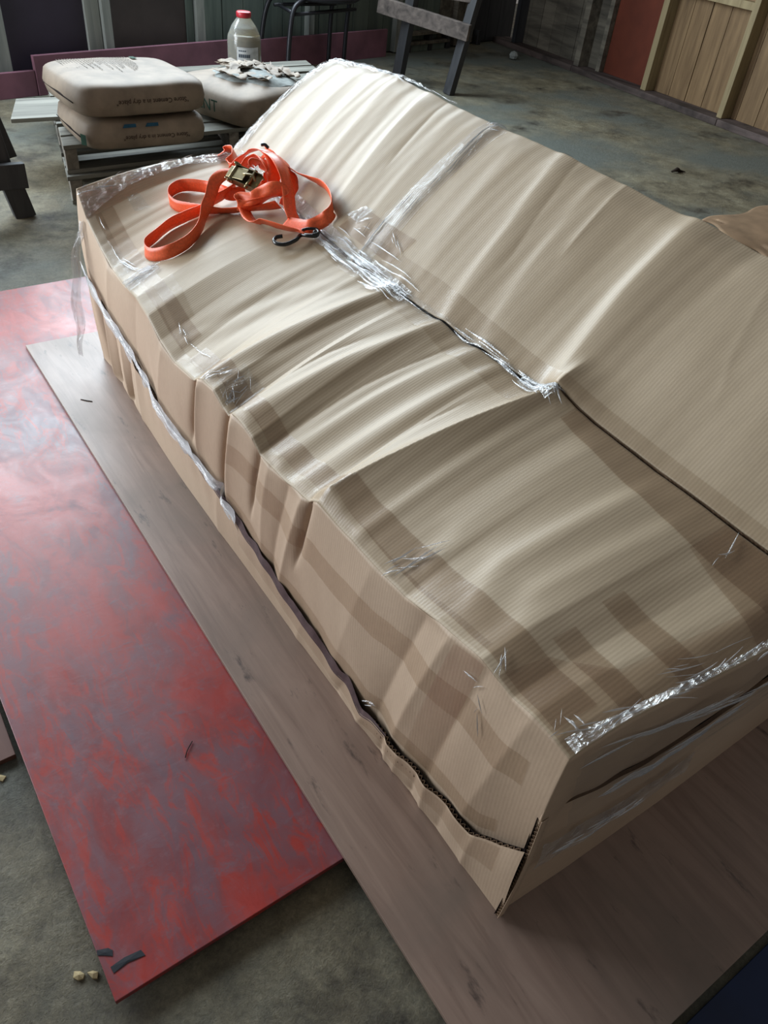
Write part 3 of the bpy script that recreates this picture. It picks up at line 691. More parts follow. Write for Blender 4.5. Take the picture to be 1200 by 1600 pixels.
# up the back slope
strip('film_strip', [(1.02, 1.475, 1.02, 1.42), (1.2, 1.49, 1.2, 1.43), (1.5, 1.47, 1.5, 1.415), (1.8, 1.455, 1.8, 1.40), (2.03, 1.45, 2.03, 1.405)], FILM_S, .003, .005, .003, 11)
ridges('film_creases', 9, [(1.02, 1.475), (1.2, 1.475), (1.45, 1.462)], .003, .10, .0011, 12, hh=.004)
ridges('film_creases', 10, [(1.3, 1.43), (1.6, 1.425), (1.98, 1.437)], .004, .11, .0011, 13, hh=.004)
ridges('film_creases', 9, [(1.94, 1.435), (2.03, 1.42)], .008, .03, .0011, 14, hh=.004, along=.8)
strip('film_strip', [(1.15, 1.60, 1.24, 1.565), (1.15, 1.55, 1.24, 1.53)], FILM, .0035, .004, .003, 15)
ridges('film_creases', 6, [(1.13, 1.54), (1.18, 1.50)], .01, .05, .0009, 16, hh=.004, along=.6)
ridges('film_creases', 5, [(1.2, 1.42), (1.15, 1.37)], .004, .06, .0009, 17, hh=.004)
# ridge top at the far end and the far edges
strip('film_strip', [(1.93, 2.25, 2.12, 2.25), (1.95, 2.1, 2.12, 2.1), (1.98, 1.9, 2.1, 1.9), (2.0, 1.75, 2.08, 1.75), (2.0, 1.6, 2.05, 1.6)], FILM, .003, .006, .005, 21)
ridges('film_creases', 34, [(2.0, 2.24), (2.02, 2.05), (2.03, 1.8)], .012, .06, .0012, 22, hh=.004, along=.25)
strip('film_strip', [(.0, 2.255, .0, 2.20), (.3, 2.255, .3, 2.225), (.7, 2.255, .7, 2.23), (.98, 2.255, .98, 2.19)], FILM, .003, .006, .006, 23)
ridges('film_creases', 30, [(.02, 2.245), (.5, 2.245), (1.0, 2.235)], .008, .08, .0014, 24, hh=.004, along=.2)
strip('film_strip', [(1.05, 2.255, 1.05, 2.215), (1.5, 2.255, 1.5, 2.235), (1.95, 2.255, 1.95, 2.22)], FILM, .003, .006, .004, 25)
ridges('film_creases', 12, [(1.1, 2.245), (1.9, 2.25)], .004, .10, .0011, 26, hh=.004, along=.1)
strip('film_strip', [(.26, 2.2, .33, 2.2), (.26, 2.14, .35, 2.12)], FILM_S, .003, .004, .003, 27)
strip('film_strip', [(.0, 2.24, .05, 2.25), (.0, 2.0, .06, 2.0), (.0, 1.93, .10, 1.92)], FILM_S, .003, .005, .003, 28)
ridges('film_creases', 7, [(.055, 2.18), (.06, 2.0), (.10, 1.93)], .003, .10, .0011, 29, hh=.004)
# front edge patches
strip('film_strip', [(.0, 1.90, .19, 1.90), (.0, 1.83, .19, 1.84)], FILM, .003, .004, .005, 31)
ridges('film_creases', 12, [(.01, 1.88), (.18, 1.87)], .012, .05, .0013, 32, hh=.004, along=.2)
ridges('film_creases', 4, [(.118, 1.61), (.10, 1.56)], .003, .035, .0018, 33, hh=.004, along=.15)
ridges('film_creases', 4, [(.115, 1.53), (.125, 1.46)], .002, .05, .001, 34, hh=.004, along=.1)
strip('film_strip', [(.03, 1.325, .18, 1.32), (.02, 1.26, .18, 1.255)], FILM_S, .003, .004, .005, 35)
ridges('film_creases', 16, [(.02, 1.27), (.14, 1.30)], .014, .035, .0012, 36, hh=.004, along=1.2)
ridges('film_creases', 8, [(.01, 1.365), (.12, 1.335)], .004, .04, .0014, 37, hh=.004, along=.2)
ridges('film_creases', 12, [(.02, .68), (.10, .665), (.17, .645)], .010, .06, .0011, 38, hh=.004, along=.2)
ridges('film_creases', 4, [(.075, .435), (.01, .41)], .003, .04, .0009, 39, hh=.003, along=.2)
ridges('film_creases', 3, [(.82, .395), (.97, .40)], .004, .05, .0010, 40, hh=.004, along=.2)
ridges('film_creases', 5, [(.36, .30), (.55, .285), (.8, .31)], .006, .06, .0006, 41, hh=.003, along=.15)
# near end edge
strip('film_strip', [(.02, .285, .02, .263), (.2, .275, .2, .263), (.6, .272, .6, .263), (.98, .275, .98, .263)], FILM, .004, .004, .006, 43)
ridges('film_creases', 30, [(.03, .280), (.3, .268), (.6, .266), (1.0, .268)], .005, .07, .0012, 44, hh=.005, along=.2)
ridges('film_creases', 7, [(.03, .31), (.07, .285)], .006, .035, .0013, 45, hh=.005, along=.9)
def endface(s, y):   # s = x on the end, y = height fraction between tray edge (0) and lid edge (1)
    x = .56 + s * .55; zz = ztray(x) + .005 + (0.455 - ztray(x)) * y
    return x + 0 * y, yend(x) - .020 + 0 * y, zz
def endpatch(name, x0, x1, v0, v1, mat, wob, seed, off=.006, low=False):
    sx = np.linspace(x0, x1, 110); vv = np.linspace(v0, v1, 14); A_, B_ = np.meshgrid(vv, sx, indexing='ij')
    if low:
        a, b, c = tray_end(A_, B_)
    else:
        c = ztray(B_) + (0.47 - ztray(B_)) * A_; a = B_; b = (yend(B_) * A_ + .268 * (1 - A_)) - .016
    r = np.random.RandomState(seed); w = off
    for _ in range(6):
        w = w + wob * (1 - np.abs(np.sin(.5 * (A_ * r.normal(0, 16) + B_ * r.normal(0, 30) + r.uniform(0, 6)))))* .5
    return pgrid(name, a, b - w, c, mat, flip=True)
endpatch('film_sheet', .575, 1.2, .0, 1.0, FILM_S, .006, 3)
endpatch('film_sheet', .575, .95, .50, .75, FILM, .004, 5, .003, True)
def ridge_end(n, f, seed, L=.07, rad=.0012):
    r = np.random.RandomState(seed); VV, FF = [], []
    for i in range(n):
        u0 = r.uniform(0, 1); m = 10; q = np.linspace(-.5, .5, m); Lh = L * r.uniform(.4, 1.3); sl = r.normal(0, .12)
        b0 = len(VV)
        for a in range(m):
            p, sp = f(u0, q[a] * Lh, r_off := 0); w = rad * math.sin(math.pi * (q[a] + .5)) + 1e-4
            p = np.array(p) - PKO + np.array([0, 0, sl * q[a] * Lh + sp * ((i * .37) % 1 - .5)])
            VV += [p + np.array([0, 0, -w]), p + np.array([0, -1.6 * w, 0]), p + np.array([0, 0, w])]
            if a: FF += [(b0 + 3 * a - 3, b0 + 3 * a, b0 + 3 * a + 1, b0 + 3 * a - 2), (b0 + 3 * a - 2, b0 + 3 * a + 1, b0 + 3 * a + 2, b0 + 3 * a - 1)]
    o = mesh_obj('film_creases', VV, FF, WRINK, PK, True); o['kind'] = 'stuff'
def f_seam(u, d, _): x = .70 + u * .32 + d; return (x, .252, float(ztray(np.array([x]))[0]) + .006), .02
def f_low(u, d, _): x = .60 + u * .22 + d; t = tray_end(np.array([.62]), np.array([x])); return (x, float(t[1][0]) - .008, float(t[2][0]) - .01), .03
def f_high(u, d, _): x = .60 + u * .5 + d; return (x, yend(x) - .026, .445), .025
ridge_end(26, f_seam, 3, .10, .0016); ridge_end(16, f_low, 4, .06, .0012); ridge_end(22, f_high, 6, .09, .0014)
# film over the seam on the far half of the front, and a loose tail of film at the far corner
def seamfn(s, y): return front(s, y)
fstrip('film_strip', [(vf(y, z + .040), y, vf(y, z - .022), y) for y, z in ((2.24, .285), (2.1, .247), (1.95, .225), (1.8, .200), (1.6, .175), (1.45, .162), (1.3, .150), (1.2, .135))], FILMW, h=.008, wob=.004, seed=4, step=.006)
ridges('film_creases', 30, [(vf(2.2, .29), 2.2), (vf(1.9, .225), 1.9), (vf(1.6, .188), 1.6), (vf(1.3, .163), 1.3)], .008, .22, .0022, 52, front_fn=front, hh=.012, along=.02)
ridges('film_creases', 3, [(vf(.672, .10), .672), (vf(.65, .115), .65)], .003, .03, .0014, 53, front_fn=front, hh=.012, along=.3)
ridges('film_creases', 5, [(.10, .44), (.32, .41)], .010, .04, .0008, 54, front_fn=front, hh=.004, along=.9)
q = np.linspace(0, 1, 30); w = np.linspace(-1, 1, 9)[:, None]
cxp = np.interp(q, [0, .2, .45, .7, 1], [.580, .551, .534, .522, .508]); czp = np.interp(q, [0, .2, .45, .7, 1], [.456, .387, .285, .165, .045])
hw = np.interp(q, [0, .3, .7, 1], [.010, .020, .016, .008])
Xh = cxp[None] + w * hw[None] + .004 * np.sin(q * 19)[None]; Yh = 2.225 + w * hw[None] * .6 + .010 * np.sin(w * 4 + q[None] * 9); Zh = czp[None] + 0 * w
pgrid('film_tail', Xh, Yh + 0 * Xh, Zh, film_mat('hanging_film', .5, .22, .15, 20, .012, (3, 3, .4)))
# ---------------------------------------------------------------- orange ratchet strap on the seat
RS = tag(empty('ratchet_strap', (0.95, 1.85, .60)), 'tangled bright orange ratchet strap with black hook lying on the package', 'strap')
RSO = Vector((0.95, 1.85, .60))
def rl(P): return [(p[0] - RSO.x, p[1] - RSO.y, p[2] - RSO.z) for p in P]
ST = {
'A': ([(0.9283,1.9658,0.6241),(0.8999,1.9772,0.6233),(0.8741,1.9758,0.6104),(0.8564,1.9644,0.5884),(0.8402,1.9487,0.5707),(0.819,1.9358,0.5472),(0.787,1.8972,0.5247),(0.7384,1.8601,0.5099),(0.691,1.863,0.4904),(0.6627,1.9001,0.4702),(0.6538,1.9401,0.4637),(0.6652,1.9658,0.4725),(0.6994,1.9744,0.4902),(0.7436,1.9858,0.5092),(0.7848,1.9787,0.5265),(0.8258,1.9701,0.542),(0.8634,1.9758,0.5591),(0.8939,1.9687,0.5759),(0.9285,1.9687,0.5946)], [60,55,45,45,35,20,8,5,5,5,5,5,8,10,15,20,25,30,40]),
'B': ([(0.9452,1.9444,0.5859),(0.9129,1.9615,0.5758),(0.896,1.9972,0.5766),(0.8912,2.0615,0.5647),(0.864,2.1029,0.5606),(0.835,2.13,0.5533),(0.8036,2.1243,0.5432),(0.7863,2.0958,0.5332),(0.7905,2.0572,0.5274),(0.8099,2.0101,0.5336),(0.8352,1.9644,0.5432),(0.8722,1.9258,0.5483),(0.9066,1.8801,0.5636),(0.9431,1.8415,0.5769),(0.97,1.8058,0.5933)], [40,20,5,3,3,3,3,3,5,10,30,50,55,50,40]),
'C': ([(1.0552,2.0329,0.655),(1.0599,1.9858,0.6532),(1.0545,1.9101,0.6503),(1.0595,1.8458,0.6472),(1.0648,1.7944,0.65),(1.0726,1.753,0.6481),(1.0601,1.6987,0.6429),(1.0333,1.643,0.6359),(1.0177,1.6359,0.6168),(0.9985,1.6487,0.5981),(0.9744,1.663,0.5865),(0.9623,1.7002,0.5806),(0.9527,1.733,0.5768)], [30,30,50,60,50,30,15,10,10,20,30,50,60]),
'D': ([(1.0275,2.0015,0.6684),(1.0182,1.9172,0.6759),(1.0098,1.8601,0.6645),(1.0051,1.8258,0.6419),(0.9935,1.793,0.6197),(0.9794,1.7601,0.5979),(0.9744,1.7316,0.583)], [80,80,75,70,70,75,80]),
'E': ([(0.9567,2.0429,0.6119),(0.9771,2.0301,0.6422),(1.0022,2.0201,0.6628),(1.0183,1.9844,0.6742),(1.0189,1.9358,0.6654),(1.0078,1.8987,0.6432),(1.0001,1.8901,0.612)], [40,50,70,80,80,70,70]),
'F': ([(0.9681,2.0015,0.6238),(0.9836,1.9958,0.6465),(1.0025,1.9758,0.6602),(1.001,1.923,0.6561),(1.0025,1.9087,0.6308),(1.0001,1.9115,0.6001)], [20,40,60,70,60,50]),
'G': ([(0.9763,1.7973,0.5954),(0.9872,1.8016,0.6176),(0.9794,1.813,0.6302),(0.9575,1.8244,0.6303),(0.9377,1.8401,0.6155),(0.9147,1.8501,0.5999),(0.899,1.8844,0.5903),(0.8906,1.8787,0.5781),(0.9085,1.8601,0.5788),(0.9315,1.8401,0.5939),(0.9606,1.8301,0.6061),(0.9837,1.8216,0.6114)], [20,20,30,40,40,30,5,5,20,40,60,60]),
'H': ([(0.906,1.873,0.5658),(0.8976,1.8344,0.5599),(0.8892,1.7844,0.5638),(0.9024,1.7616,0.5731),(0.9173,1.7287,0.5748),(0.9375,1.6944,0.5753),(0.9579,1.663,0.5789),(0.9652,1.643,0.5779)], [70,80,70,50,45,50,65,80]),
'I': ([(1.0025,2.2286,0.5933),(1.0257,2.2329,0.6035),(1.033,2.1957,0.6111),(1.0075,2.1486,0.6054),(0.9902,2.1386,0.5913),(0.9899,2.0943,0.599),(0.9949,2.0429,0.6216)], [60,50,30,10,20,50,60]),
'J': ([(1.0058,1.9715,0.6512),(1.0257,1.9658,0.6713),(1.0293,1.9172,0.6699),(1.0326,1.8815,0.661),(1.0415,1.8658,0.6452),(1.0361,1.8501,0.6208),(1.0284,1.8501,0.5975)], [70,75,75,75,70,60,50]),
'K': ([(0.9701,1.9572,0.6418),(0.9754,1.9572,0.653),(0.9932,1.9472,0.6521),(1.0053,1.9429,0.6306),(0.9996,1.9272,0.6059),(0.9829,1.9287,0.5864)], [20,30,60,50,30,20]),
}
for k, (P, t) in ST.items():
    ribbon('webbing', rl(P), ORANGE, RS, width=.033 if k in 'AB' else .034, tilt=t)
# buckle
bk = Matrix.Translation(Vector((.9355, 1.925, .628)) - RSO) @ Matrix.Rotation(math.radians(-68), 4, 'Z') @ Matrix.Rotation(math.radians(38), 4, 'X') @ Matrix.Rotation(math.radians(8), 4, 'Y')
fr = box('buckle_frame', (-.045, -.021, -.002), (.045, .021, 0), STEEL, RS, .0008, bk)
box('side_plate', (-.045, -.023, -.014), (.045, -.021, .010), STEEL, fr, .0006, bk)
box('side_plate', (-.045, .021, -.014), (.045, .023, .010), STEEL, fr, .0006, bk)
hd = box('buckle_handle', (-.052, -.017, .012), (.012, .017, .014), STEEL, RS, .0008, bk @ Matrix.Rotation(math.radians(-14), 4, 'Y'))
for xx in (-.036, .02): tube('spindle', [tuple(bk @ Vector((xx, -.028, .004))), tuple(bk @ Vector((xx, .028, .004)))], .0055, STEEL, RS, 10, 1)
for sgn in (-1, 1):
    V, F = [], []
    for k in range(20):
        r_ = .0125 if k % 2 else .0095; a_ = k / 20 * 2 * math.pi
        for yy_ in (.0235, .026): V.append(bk @ Vector((-.036 + r_ * math.cos(a_), sgn * yy_, .004 + r_ * math.sin(a_))))
    F = [tuple(range(0, 40, 2)), tuple(range(1, 40, 2))[::-1]] + [(2 * k, 2 * k + 1, (2 * k + 3) % 40, (2 * k + 2) % 40) for k in range(20)]
    mesh_obj('ratchet_wheel', V, F, STEEL, RS)
tube('bolt', [tuple(bk @ Vector((.0, 0, .016))), tuple(bk @ Vector((.030, .004, .020))), tuple(bk @ Vector((.040, -.004, .012)))], .0028, STEEL, RS, 8, 4)
# black S hook
hk = tube('hook', rl([(.9760,1.6300,.5860),(.9790,1.6180,.5840),(.9700,1.6150,.5815),(.9580,1.6300,.5790),(.9499,1.6487,.5740),(.9300,1.6400,.5680),(.9035,1.6430,.5600),(.8889,1.6602,.5570),(.8900,1.6773,.5590),(.9020,1.6860,.5620),(.9150,1.6800,.5650)]), .0050, BLACK, RS, 10, 6)
tube('hook_loop', rl([(.9560,1.6560,.5830),(.9700,1.6480,.5880),(.9850,1.6330,.5900),(.9800,1.6160,.5870),(.9640,1.6200,.5830)]), .0038, BLACK, hk, 8, 5)
tube('hook', rl([(1.018,1.990,.686),(1.024,1.982,.688),(1.029,1.972,.682)]), .0045, BLACK, RS, 8, 5)
# ---------------------------------------------------------------- stacked pallets
PX, PY, PR = .935, 3.700, math.radians(4)
PSH = Matrix(((1, .30, 0, 0), (0, 1, 0, 0), (0, 0, 1, 0), (0, 0, 0, 1)))
def pallet(name, z0, label, L=1.75, D=1.30, near=0.0):
    p = tag(empty(name, (PX, PY, z0), PR), label, 'pallet', 'stacked pallets under the sacks')
    for x in (.0, .82, 1.65): box('bearer', (x, .0 + near, .018), (x + .055, D, .103), PALLETY, p, .003, PSH)
    y = near
    k = 0
    while y < D - .1:
        box('deck_board', (-.005 + random.uniform(-.006, .004), y, .1032), (L + random.uniform(-.01, .01), y + .125, .1215), PALLET, p, .002, PSH); y += .150 + (.03 if k % 2 else 0); k += 1
    for y in (near, .58, D - .11): box('bottom_board', (-.003, y, 0), (L - .02, y + .11, .0178), PALLET, p, .002, PSH)
    return p
pallet('pallet', FL, 'lower weathered pallet of the pair under the sacks', near=-.0)
pallet('pallet', FL + .1217, 'upper weathered pallet of the pair, carrying the sacks', near=.03)
ZT = FL + .1217 + .1217
# loose board poking out at the left of the pallet
lb = hexa('loose_board', [(x, y, z) for z in (ZT, ZT + .018) for x, y in ((.822, 4.115), (1.30, 4.105), (1.33, 4.45), (.935, 4.46))], PALLET, None, .002)
tag(lb, 'pale board lying on the pallet, sticking out left of the sacks', 'board')
# ---------------------------------------------------------------- cement sacks
def sack(name, loc, rz, L, D, Hh, label, group=None, seed=0, sag=.0, dome=.0):
    t = tag(empty(name, loc, rz), label, 'sack', group)
    n = 40; r = np.random.RandomState(seed)
    a = np.linspace(-1, 1, n); U, Vv = np.meshgrid(a, a, indexing='ij')
    def side(sg):
        e = np.clip(1 - np.maximum(np.abs(U), np.abs(Vv)) ** 7, 0, 1)
        k = (1 - np.abs(U) ** 8) ** .36 * (1 - np.abs(Vv) ** 9) ** .32
        pin = 1 - .05 * (1 - np.abs(U) ** 2) * 0 - .06 * np.abs(U) ** 6 * np.abs(Vv) ** 4
        X = U * L / 2 * (1 - .05 * np.abs(Vv) ** 6) * pin; Y = Vv * D / 2 * (1 - .07 * np.abs(U) ** 6) * pin
        puff = .5 * Hh * k
        Z = Hh / 2 + sg * puff
        if sg > 0:
            Z = Z + dome * (1 - U ** 2) * (1 - Vv ** 2) - sag * np.exp(-((U) ** 2) * 5) 
            Z = Z + .004 * np.sin(U * 4 + seed) * np.sin(Vv * 3) * k
        else: Z = np.maximum(Z, 0.0) if True else Z
        Z = Z + .0015 * np.sin(U * 11 + seed) * np.abs(Vv) ** 6 * k
        return X, Y, Z
    X1, Y1, Z1 = side(1); X0, Y0, Z0 = side(-1)
    N = n * n
    V = np.concatenate([np.stack([X1, Y1, Z1], -1).reshape(-1, 3), np.stack([X0, Y0, Z0], -1).reshape(-1, 3)])
    F = []
    for i in range(n - 1):
        for j in range(n - 1):
            q_ = i * n + j; F.append((q_, q_ + n, q_ + n + 1, q_ + 1)); F.append((N + q_, N + q_ + 1, N + q_ + n + 1, N + q_ + n))
    o = mesh_obj('sack_body', V, F, SACK, t, True)
    import bmesh
    bm = bmesh.new(); bm.from_mesh(o.data); bmesh.ops.remove_doubles(bm, verts=bm.verts, dist=.0004); bm.to_mesh(o.data); bm.free()
    return t, (X1, Y1, Z1, X0, Y0, Z0)
def text_on(name, txt, size, M4, mat, par, ext=.0004):
    cu = bpy.data.curves.new(name, 'FONT'); cu.body = txt; cu.size = size; cu.extrude = ext; cu.align_x = 'CENTER'; cu.align_y = 'CENTER'
    o = bpy.data.objects.new(name, cu); COL.objects.link(o)
    dg = bpy.context.evaluated_depsgraph_get(); me = bpy.data.meshes.new_from_object(o.evaluated_get(dg))
    bpy.data.objects.remove(o); me.materials.clear(); me.materials.append(mat)
    n = bpy.data.objects.new(name, me); COL.objects.link(n); n.parent = par; n.matrix_local = M4; return n
def euler(x, y, z): return (Matrix.Rotation(math.radians(z), 4, 'Z') @ Matrix.Rotation(math.radians(y), 4, 'Y') @ Matrix.Rotation(math.radians(x), 4, 'X'))
s1, _ = sack('cement_sack', (1.285, 3.815, ZT + .001), math.radians(-1), .585, .50, .128, 'lower brown cement sack of the stacked pair, blue marks on its side', seed=1)
s2, G2 = sack('cement_sack', (1.275, 3.835, ZT + .001 + .133), math.radians(2), .615, .55, .136, 'upper brown cement sack of the stacked pair, lines of print on top', seed=2)
# print: two lines on the sides upside down, text block on top
T = lambda x, y, z: Matrix.Translation((x, y, z))
text_on('side_print', '"Store Cement in a dry place"', .027, T(.02, -.2775, .068) @ euler(90, 0, 0) @ euler(0, 0, 180), INK, s2)
text_on('side_print', '"Store Cement in a dry place"', .025, T(.03, -.2505, .058) @ euler(90, 0, 0) @ euler(0, 0, 180), INK, s1)
for x in (-.12, -.02):
    mesh_obj('blue_mark', [(x, -.2475, .098), (x + .06, -.2475, .099), (x + .06, -.244, .112), (x + .01, -.244, .112)], [(0, 1, 2, 3)], INKB, s1)
rt = random.Random(8); VV, FF = [], []
for i in range(26):
    x = -.22 + i * .0125; y0 = .22; L_ = rt.uniform(.10, .26)
    y = y0
    while y > y0 - L_:
        w_ = rt.uniform(.012, .03); b = len(VV)
        for yy_ in (y, y - w_):
            u_, v_ = x / .3075, yy_ / .275; kk = (1 - abs(u_) ** 8) ** .36 * (1 - abs(v_) ** 9) ** .32
            zz = .068 + .068 * kk + .006 * math.sin(u_ * 5 + 2) * math.sin(v_ * 4) * kk + .003
            VV += [(x, yy_, zz), (x + .0035, yy_, zz)]
        FF.append((b, b + 1, b + 3, b + 2)); y -= w_ + .006
po = mesh_obj('top_print', VV, FF, plain_mat('faint_print', (104, 98, 88), .8, .2), s2); po['kind'] = 'stuff'
mesh_obj('print_block', [(.115, .165, .1385), (.140, .165, .1385), (.140, .215, .1375), (.115, .215, .1375)], [(0, 1, 2, 3)], INKG, s2)
for s_, sx, yv, zz in ((s2, -.301, -.05, .06), (s1, -.286, -.05, .055)):
    tube('end_fold_shade', [(sx, -.20, zz), (sx - .006, yv, zz + .006), (sx, .18, zz)], [.002, .005, .002], DARK_IN, s_, 5, 4)
mesh_obj('green_patch', [(-.291, -.20, .030), (-.278, -.232, .034), (-.278, -.232, .075), (-.291, -.198, .075)], [(0, 1, 2, 3)], INKG, s1)
# torn sack on the right
s3, _ = sack('cement_sack', (1.985, 4.06, ZT + .001), math.radians(19), .60, .62, .15, 'torn cement sack with ragged top flaps and grey powder showing', seed=5, dome=.03)
n = 36; a = np.linspace(-1, 1, n); U, Vv = np.meshgrid(a, a, indexing='ij'); rr_ = np.sqrt(U ** 2 + Vv ** 2)
ux, vy = .04 + U * .20, -.02 + Vv * .22
kk = (1 - np.abs(ux / .31) ** 8) ** .36 * (1 - np.abs(vy / .33) ** 9) ** .32
zb = .075 + .075 * kk + .03 * (1 - (ux / .31) ** 2) * (1 - (vy / .33) ** 2) + .006 * np.sin(ux / .31 * 5 + 5) * np.sin(vy / .33 * 4) * kk
zc_ = zb + .012 * (1 - rr_ ** 4) + .006 * np.sin(U * 6) * np.cos(Vv * 5) - .02 * np.clip(rr_ - 1, 0, 1)
grid_obj('cement_heap', ux, vy, zc_, CEMENT, s3)
rf = random.Random(11)
for i in range(22):
    an = rf.uniform(0, 6.28); rad = rf.uniform(.25, 1.0); cxx = .04 + math.cos(an) * rad * .21; cyy = -.02 + math.sin(an) * rad * .23
    u_, v_ = cxx / .31, cyy / .33; k_ = (1 - min(abs(u_), .99) ** 8) ** .36 * (1 - min(abs(v_), .99) ** 9) ** .32
    z_ = .075 + .075 * k_ + .03 * (1 - u_ ** 2) * (1 - v_ ** 2) + .010
    w_, l_, cu = rf.uniform(.025, .05), rf.uniform(.05, .10), rf.uniform(.006, .018)
    m = 7; q = np.linspace(-1, 1, m); A_, B_ = np.meshgrid(q, q, indexing='ij')
    X_ = A_ * l_ * (1 + .15 * np.sin(B_ * 7 + i)); Y_ = B_ * w_ * (1 + .2 * np.sin(A_ * 6 + i)); Z_ = cu * (B_ ** 2) + .3 * cu * A_ + .006 * np.sin(A_ * 5 + i)
    an2 = an + rf.uniform(-.8, .8) + 1.57; ca, sa = math.cos(an2), math.sin(an2)
    grid_obj('torn_flap', cxx + X_ * ca - Y_ * sa, cyy + X_ * sa + Y_ * ca, z_ + Z_, SACK, s3, thick=.001)
text_on('side_print', 'CEMENT', .075, T(-.316, .02, .085) @ euler(90, 0, -90), INKG, s3)
# ---------------------------------------------------------------- bottle behind the torn sack
bt = tag(empty('plastic_bottle', (2.30, 4.70, ZT + .001), .35), 'clear plastic bottle with red cap and yellowish liquid behind the torn sack', 'bottle'); bt.scale = (1.05, 1.05, .86)
PLAST = M('bottle_plastic'); PLAST.b.inputs['Transmission Weight'].default_value = .75; PLAST.fin((205, 210, 208), .18, .5); PLAST = PLAST.m
LIQ = M('yellow_liquid'); LIQ.b.inputs['Transmission Weight'].default_value = .5; LIQ.fin((168, 142, 84), .2, .5); LIQ = LIQ.m
lathe('bottle_body', [(.06, 0), (.088, .008), (.093, .03), (.092, .245), (.088, .27), (.066, .325), (.046, .355), (.036, .37), (.034, .385), (.001, .386)], PLAST, bt, 32)
lathe('liquid', [(.05, .004), (.086, .012), (.089, .03), (.088, .24), (.085, .262), (.001, .263)], LIQ, bt, 28)
lathe('cap', [(.038, .372), (.040, .376), (.040, .400), (.036, .405), (.001, .406)], plain_mat('red_cap', (190, 36, 52), .4, .5), bt, 24)
V, F = [], []
for k in range(13):
    a_ = math.radians(198 + k * 6.5)
    for z_ in (.075, .115, .215): V.append((.0945 * math.cos(a_), .0945 * math.sin(a_), z_))
for k in range(12): F += [(3 * k, 3 * k + 3, 3 * k + 4, 3 * k + 1), (3 * k + 1, 3 * k + 4, 3 * k + 5, 3 * k + 2)]
lab = mesh_obj('label', V, F, None, bt, True)
lab.data.materials.append(plain_mat('yellow_label', (188, 190, 70), .5, .4)); lab.data.materials.append(plain_mat('white_label', (214, 218, 220), .5, .4))
for i, p in enumerate(lab.data.polygons): p.material_index = i % 2
V, F = [], []
for (z_, h_, k0, k1) in ((.190, .008, 1, 5), (.155, .020, 1, 7), (.132, .007, 2, 7)):
    for k in range(k0, k1):
        b = len(V)
        for kk_ in (k, k + .8):
            a_ = math.radians(198 + kk_ * 6.5)
            for zz in (z_, z_ + h_): V.append((.0952 * math.cos(a_), .0952 * math.sin(a_), zz))
        F.append((b, b + 2, b + 3, b + 1))
mesh_obj('label_print', V, F, plain_mat('label_ink', (84, 96, 108), .6, .3), lab)
# ---------------------------------------------------------------- metal stool frame
sf = tag(empty('metal_stool', (3.5, 6.0, FL)), 'dark tubular metal stool standing by the far wall', 'stool')
def so(p): return (p[0] - 3.5, p[1] - 6.0, p[2] - FL)
legs = [((3.03, 5.51), (3.16, 5.60)), ((3.07, 6.02), (3.20, 5.97)), ((3.72, 6.08), (3.69, 5.98)), ((3.88, 6.10), (3.86, 5.98))]
for (b_, t_) in legs:
    tube('leg', [so((b_[0], b_[1], FL)), so((b_[0] * .8 + t_[0] * .2, b_[1] * .8 + t_[1] * .2, .25)), so((b_[0] * .45 + t_[0] * .55, b_[1] * .45 + t_[1] * .55, .42)), so((t_[0] + .02 * (1 if t_[0] < 3.4 else -1), t_[1], .47)), so((3.45 + (t_[0] - 3.45) * .5, 5.8 + (t_[1] - 5.8) * .5, .48))], .017, TUBEM, sf, 10, 5)
tube('cross_bar', [so((3.12, 5.57, .40)), so((3.76, 5.78, .40))], .012, TUBEM, sf, 8, 1)
tube('cross_bar', [so((3.16, 5.95, .40)), so((3.72, 6.0, .40))], .012, TUBEM, sf, 8, 1)
tube('cross_bar', [so((3.13, 5.60, .40)), so((3.19, 5.93, .40))], .012, TUBEM, sf, 8, 1)
tube('brace', [so((3.13, 5.62, .43)), so((3.33, 6.05, .16))], .007, TUBEM, sf, 6, 1)
lathe('seat', [(.02, .50), (.28, .50), (.30, .512), (.30, .535), (.27, .545), (.001, .547)], TUBEM, sf, 28, (-.04, -.18, 0))
# ---------------------------------------------------------------- sawhorse
sh = tag(empty('sawhorse', (4.1, 5.3, FL)), 'weathered wooden sawhorse with dark legs standing on the concrete', 'sawhorse')
def sl(p): return (p[0] - 4.1, p[1] - 5.3, p[2] - FL)
beam('top_beam', sl((4.235, 4.985, .380)), sl((3.875, 5.64, .455)), .045, .105, GREYW, sh)
beam('leg', sl((4.178, 5.06, FL)), sl((4.30, 5.03, .62)), .085, .05, DARKW, sh, (1, 0, 0))
beam('leg', sl((4.00, 5.49, FL)), sl((4.03, 5.42, .62)), .10, .05, DARKW, sh, (1, 0, 0))
beam('rail', sl((4.32, 5.02, .60)), sl((4.00, 5.45, .60)), .05, .09, GREYW, sh)
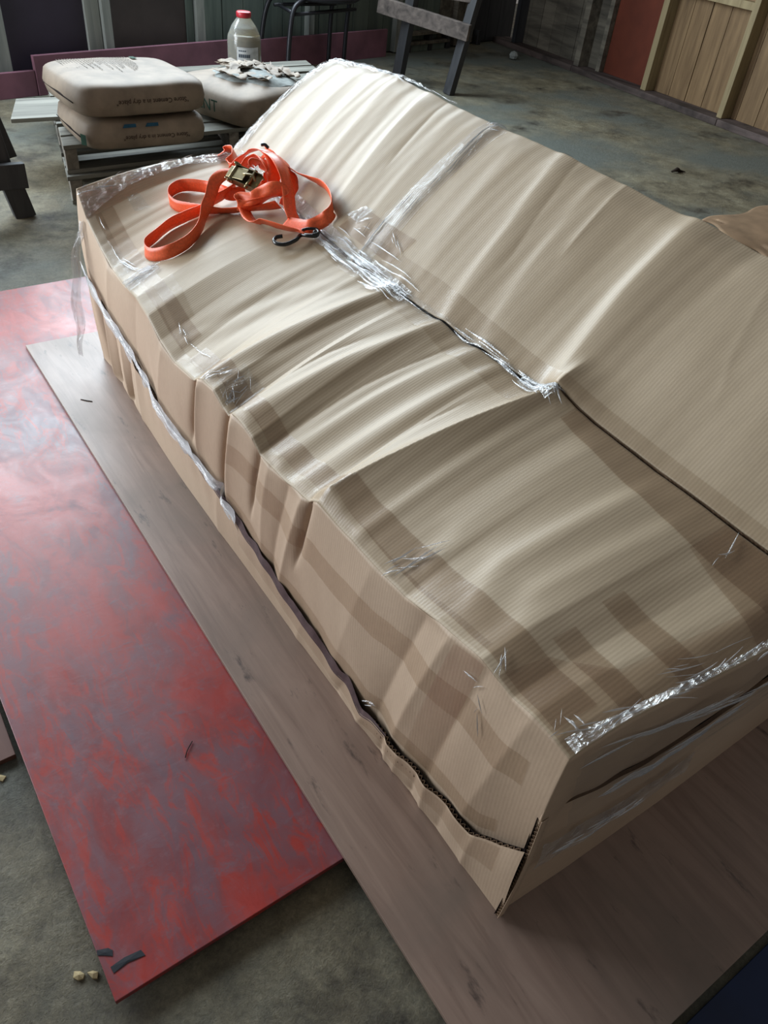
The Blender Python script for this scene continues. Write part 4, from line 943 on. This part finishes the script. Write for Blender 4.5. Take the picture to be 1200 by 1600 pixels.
# ---------------------------------------------------------------- dark bench at the left edge
bn = tag(empty('work_bench', (.45, 3.7, FL)), 'dark wooden bench with thick legs and rails, standing left of the pallets', 'bench')
def bl(p): return (p[0] - .45, p[1] - 3.7, p[2] - FL)
beam('leg', bl((.705, 3.635, FL)), bl((.675, 3.63, .11)), .085, .06, DARKW, bn, (0, 1, 0))
beam('leg', bl((.655, 3.66, .10)), bl((.590, 3.66, .62)), .10, .05, DARKW, bn, (0, 1, 0))
beam('rail', bl((.735, 3.60, .145)), bl((-.20, 3.60, .150)), .035, .10, DARKW, bn)
beam('rail', bl((.70, 3.70, .185)), bl((.64, 3.705, .46)), .07, .02, DARKW, bn, (0, 1, 0))
beam('leg', bl((-.15, 3.65, FL)), bl((-.12, 3.65, .62)), .085, .06, DARKW, bn, (0, 1, 0))
beam('bench_top', bl((.66, 3.66, .64)), bl((-.25, 3.66, .64)), .30, .04, DARKW, bn)
# ---------------------------------------------------------------- torn carton behind the package
ct = tag(empty('torn_carton', (4.24, 2.03, FL)), 'crumpled brown carton lid with a torn edge on the floor behind the package', 'carton')
n = 40; a = np.linspace(0, 1, n); U, Vv = np.meshgrid(a, a, indexing='ij')
Xc = -.62 + U * .95 + .03 * np.sin(Vv * 9) * (U < .1); Yc = -.18 + Vv * .42 + .02 * np.sin(U * 14) * (Vv > .95)
Zc = .085 + .018 * np.sin(U * 3.1) * np.sin(Vv * 2.6 + .5) - .05 * (1 - Vv) ** 2 * (1 - U)
grid_obj('carton_flap', Xc, Yc, Zc, plain_mat('carton_brown', (150, 124, 98), .75, .25, nscale=6), ct, thick=.006)
G1 = np.stack([Xc[:, 0], Yc[:, 0], Zc[:, 0]], 1); G2_ = G1 + np.array([.02, .01, 0]) ; G2_[:, 2] -= .05 - .03 * a
f = np.linspace(0, 1, 4)[:, None, None]; Gq = G1[None] * (1 - f) + G2_[None] * f
grid_obj('carton_side', Gq[..., 0], Gq[..., 1], Gq[..., 2], plain_mat('carton_shade_side', (142, 100, 74), .7, .3), ct, thick=.005)
box('carton_base', (-.35, .0, 0), (.30, .20, .05), DARK_IN, ct, .004)
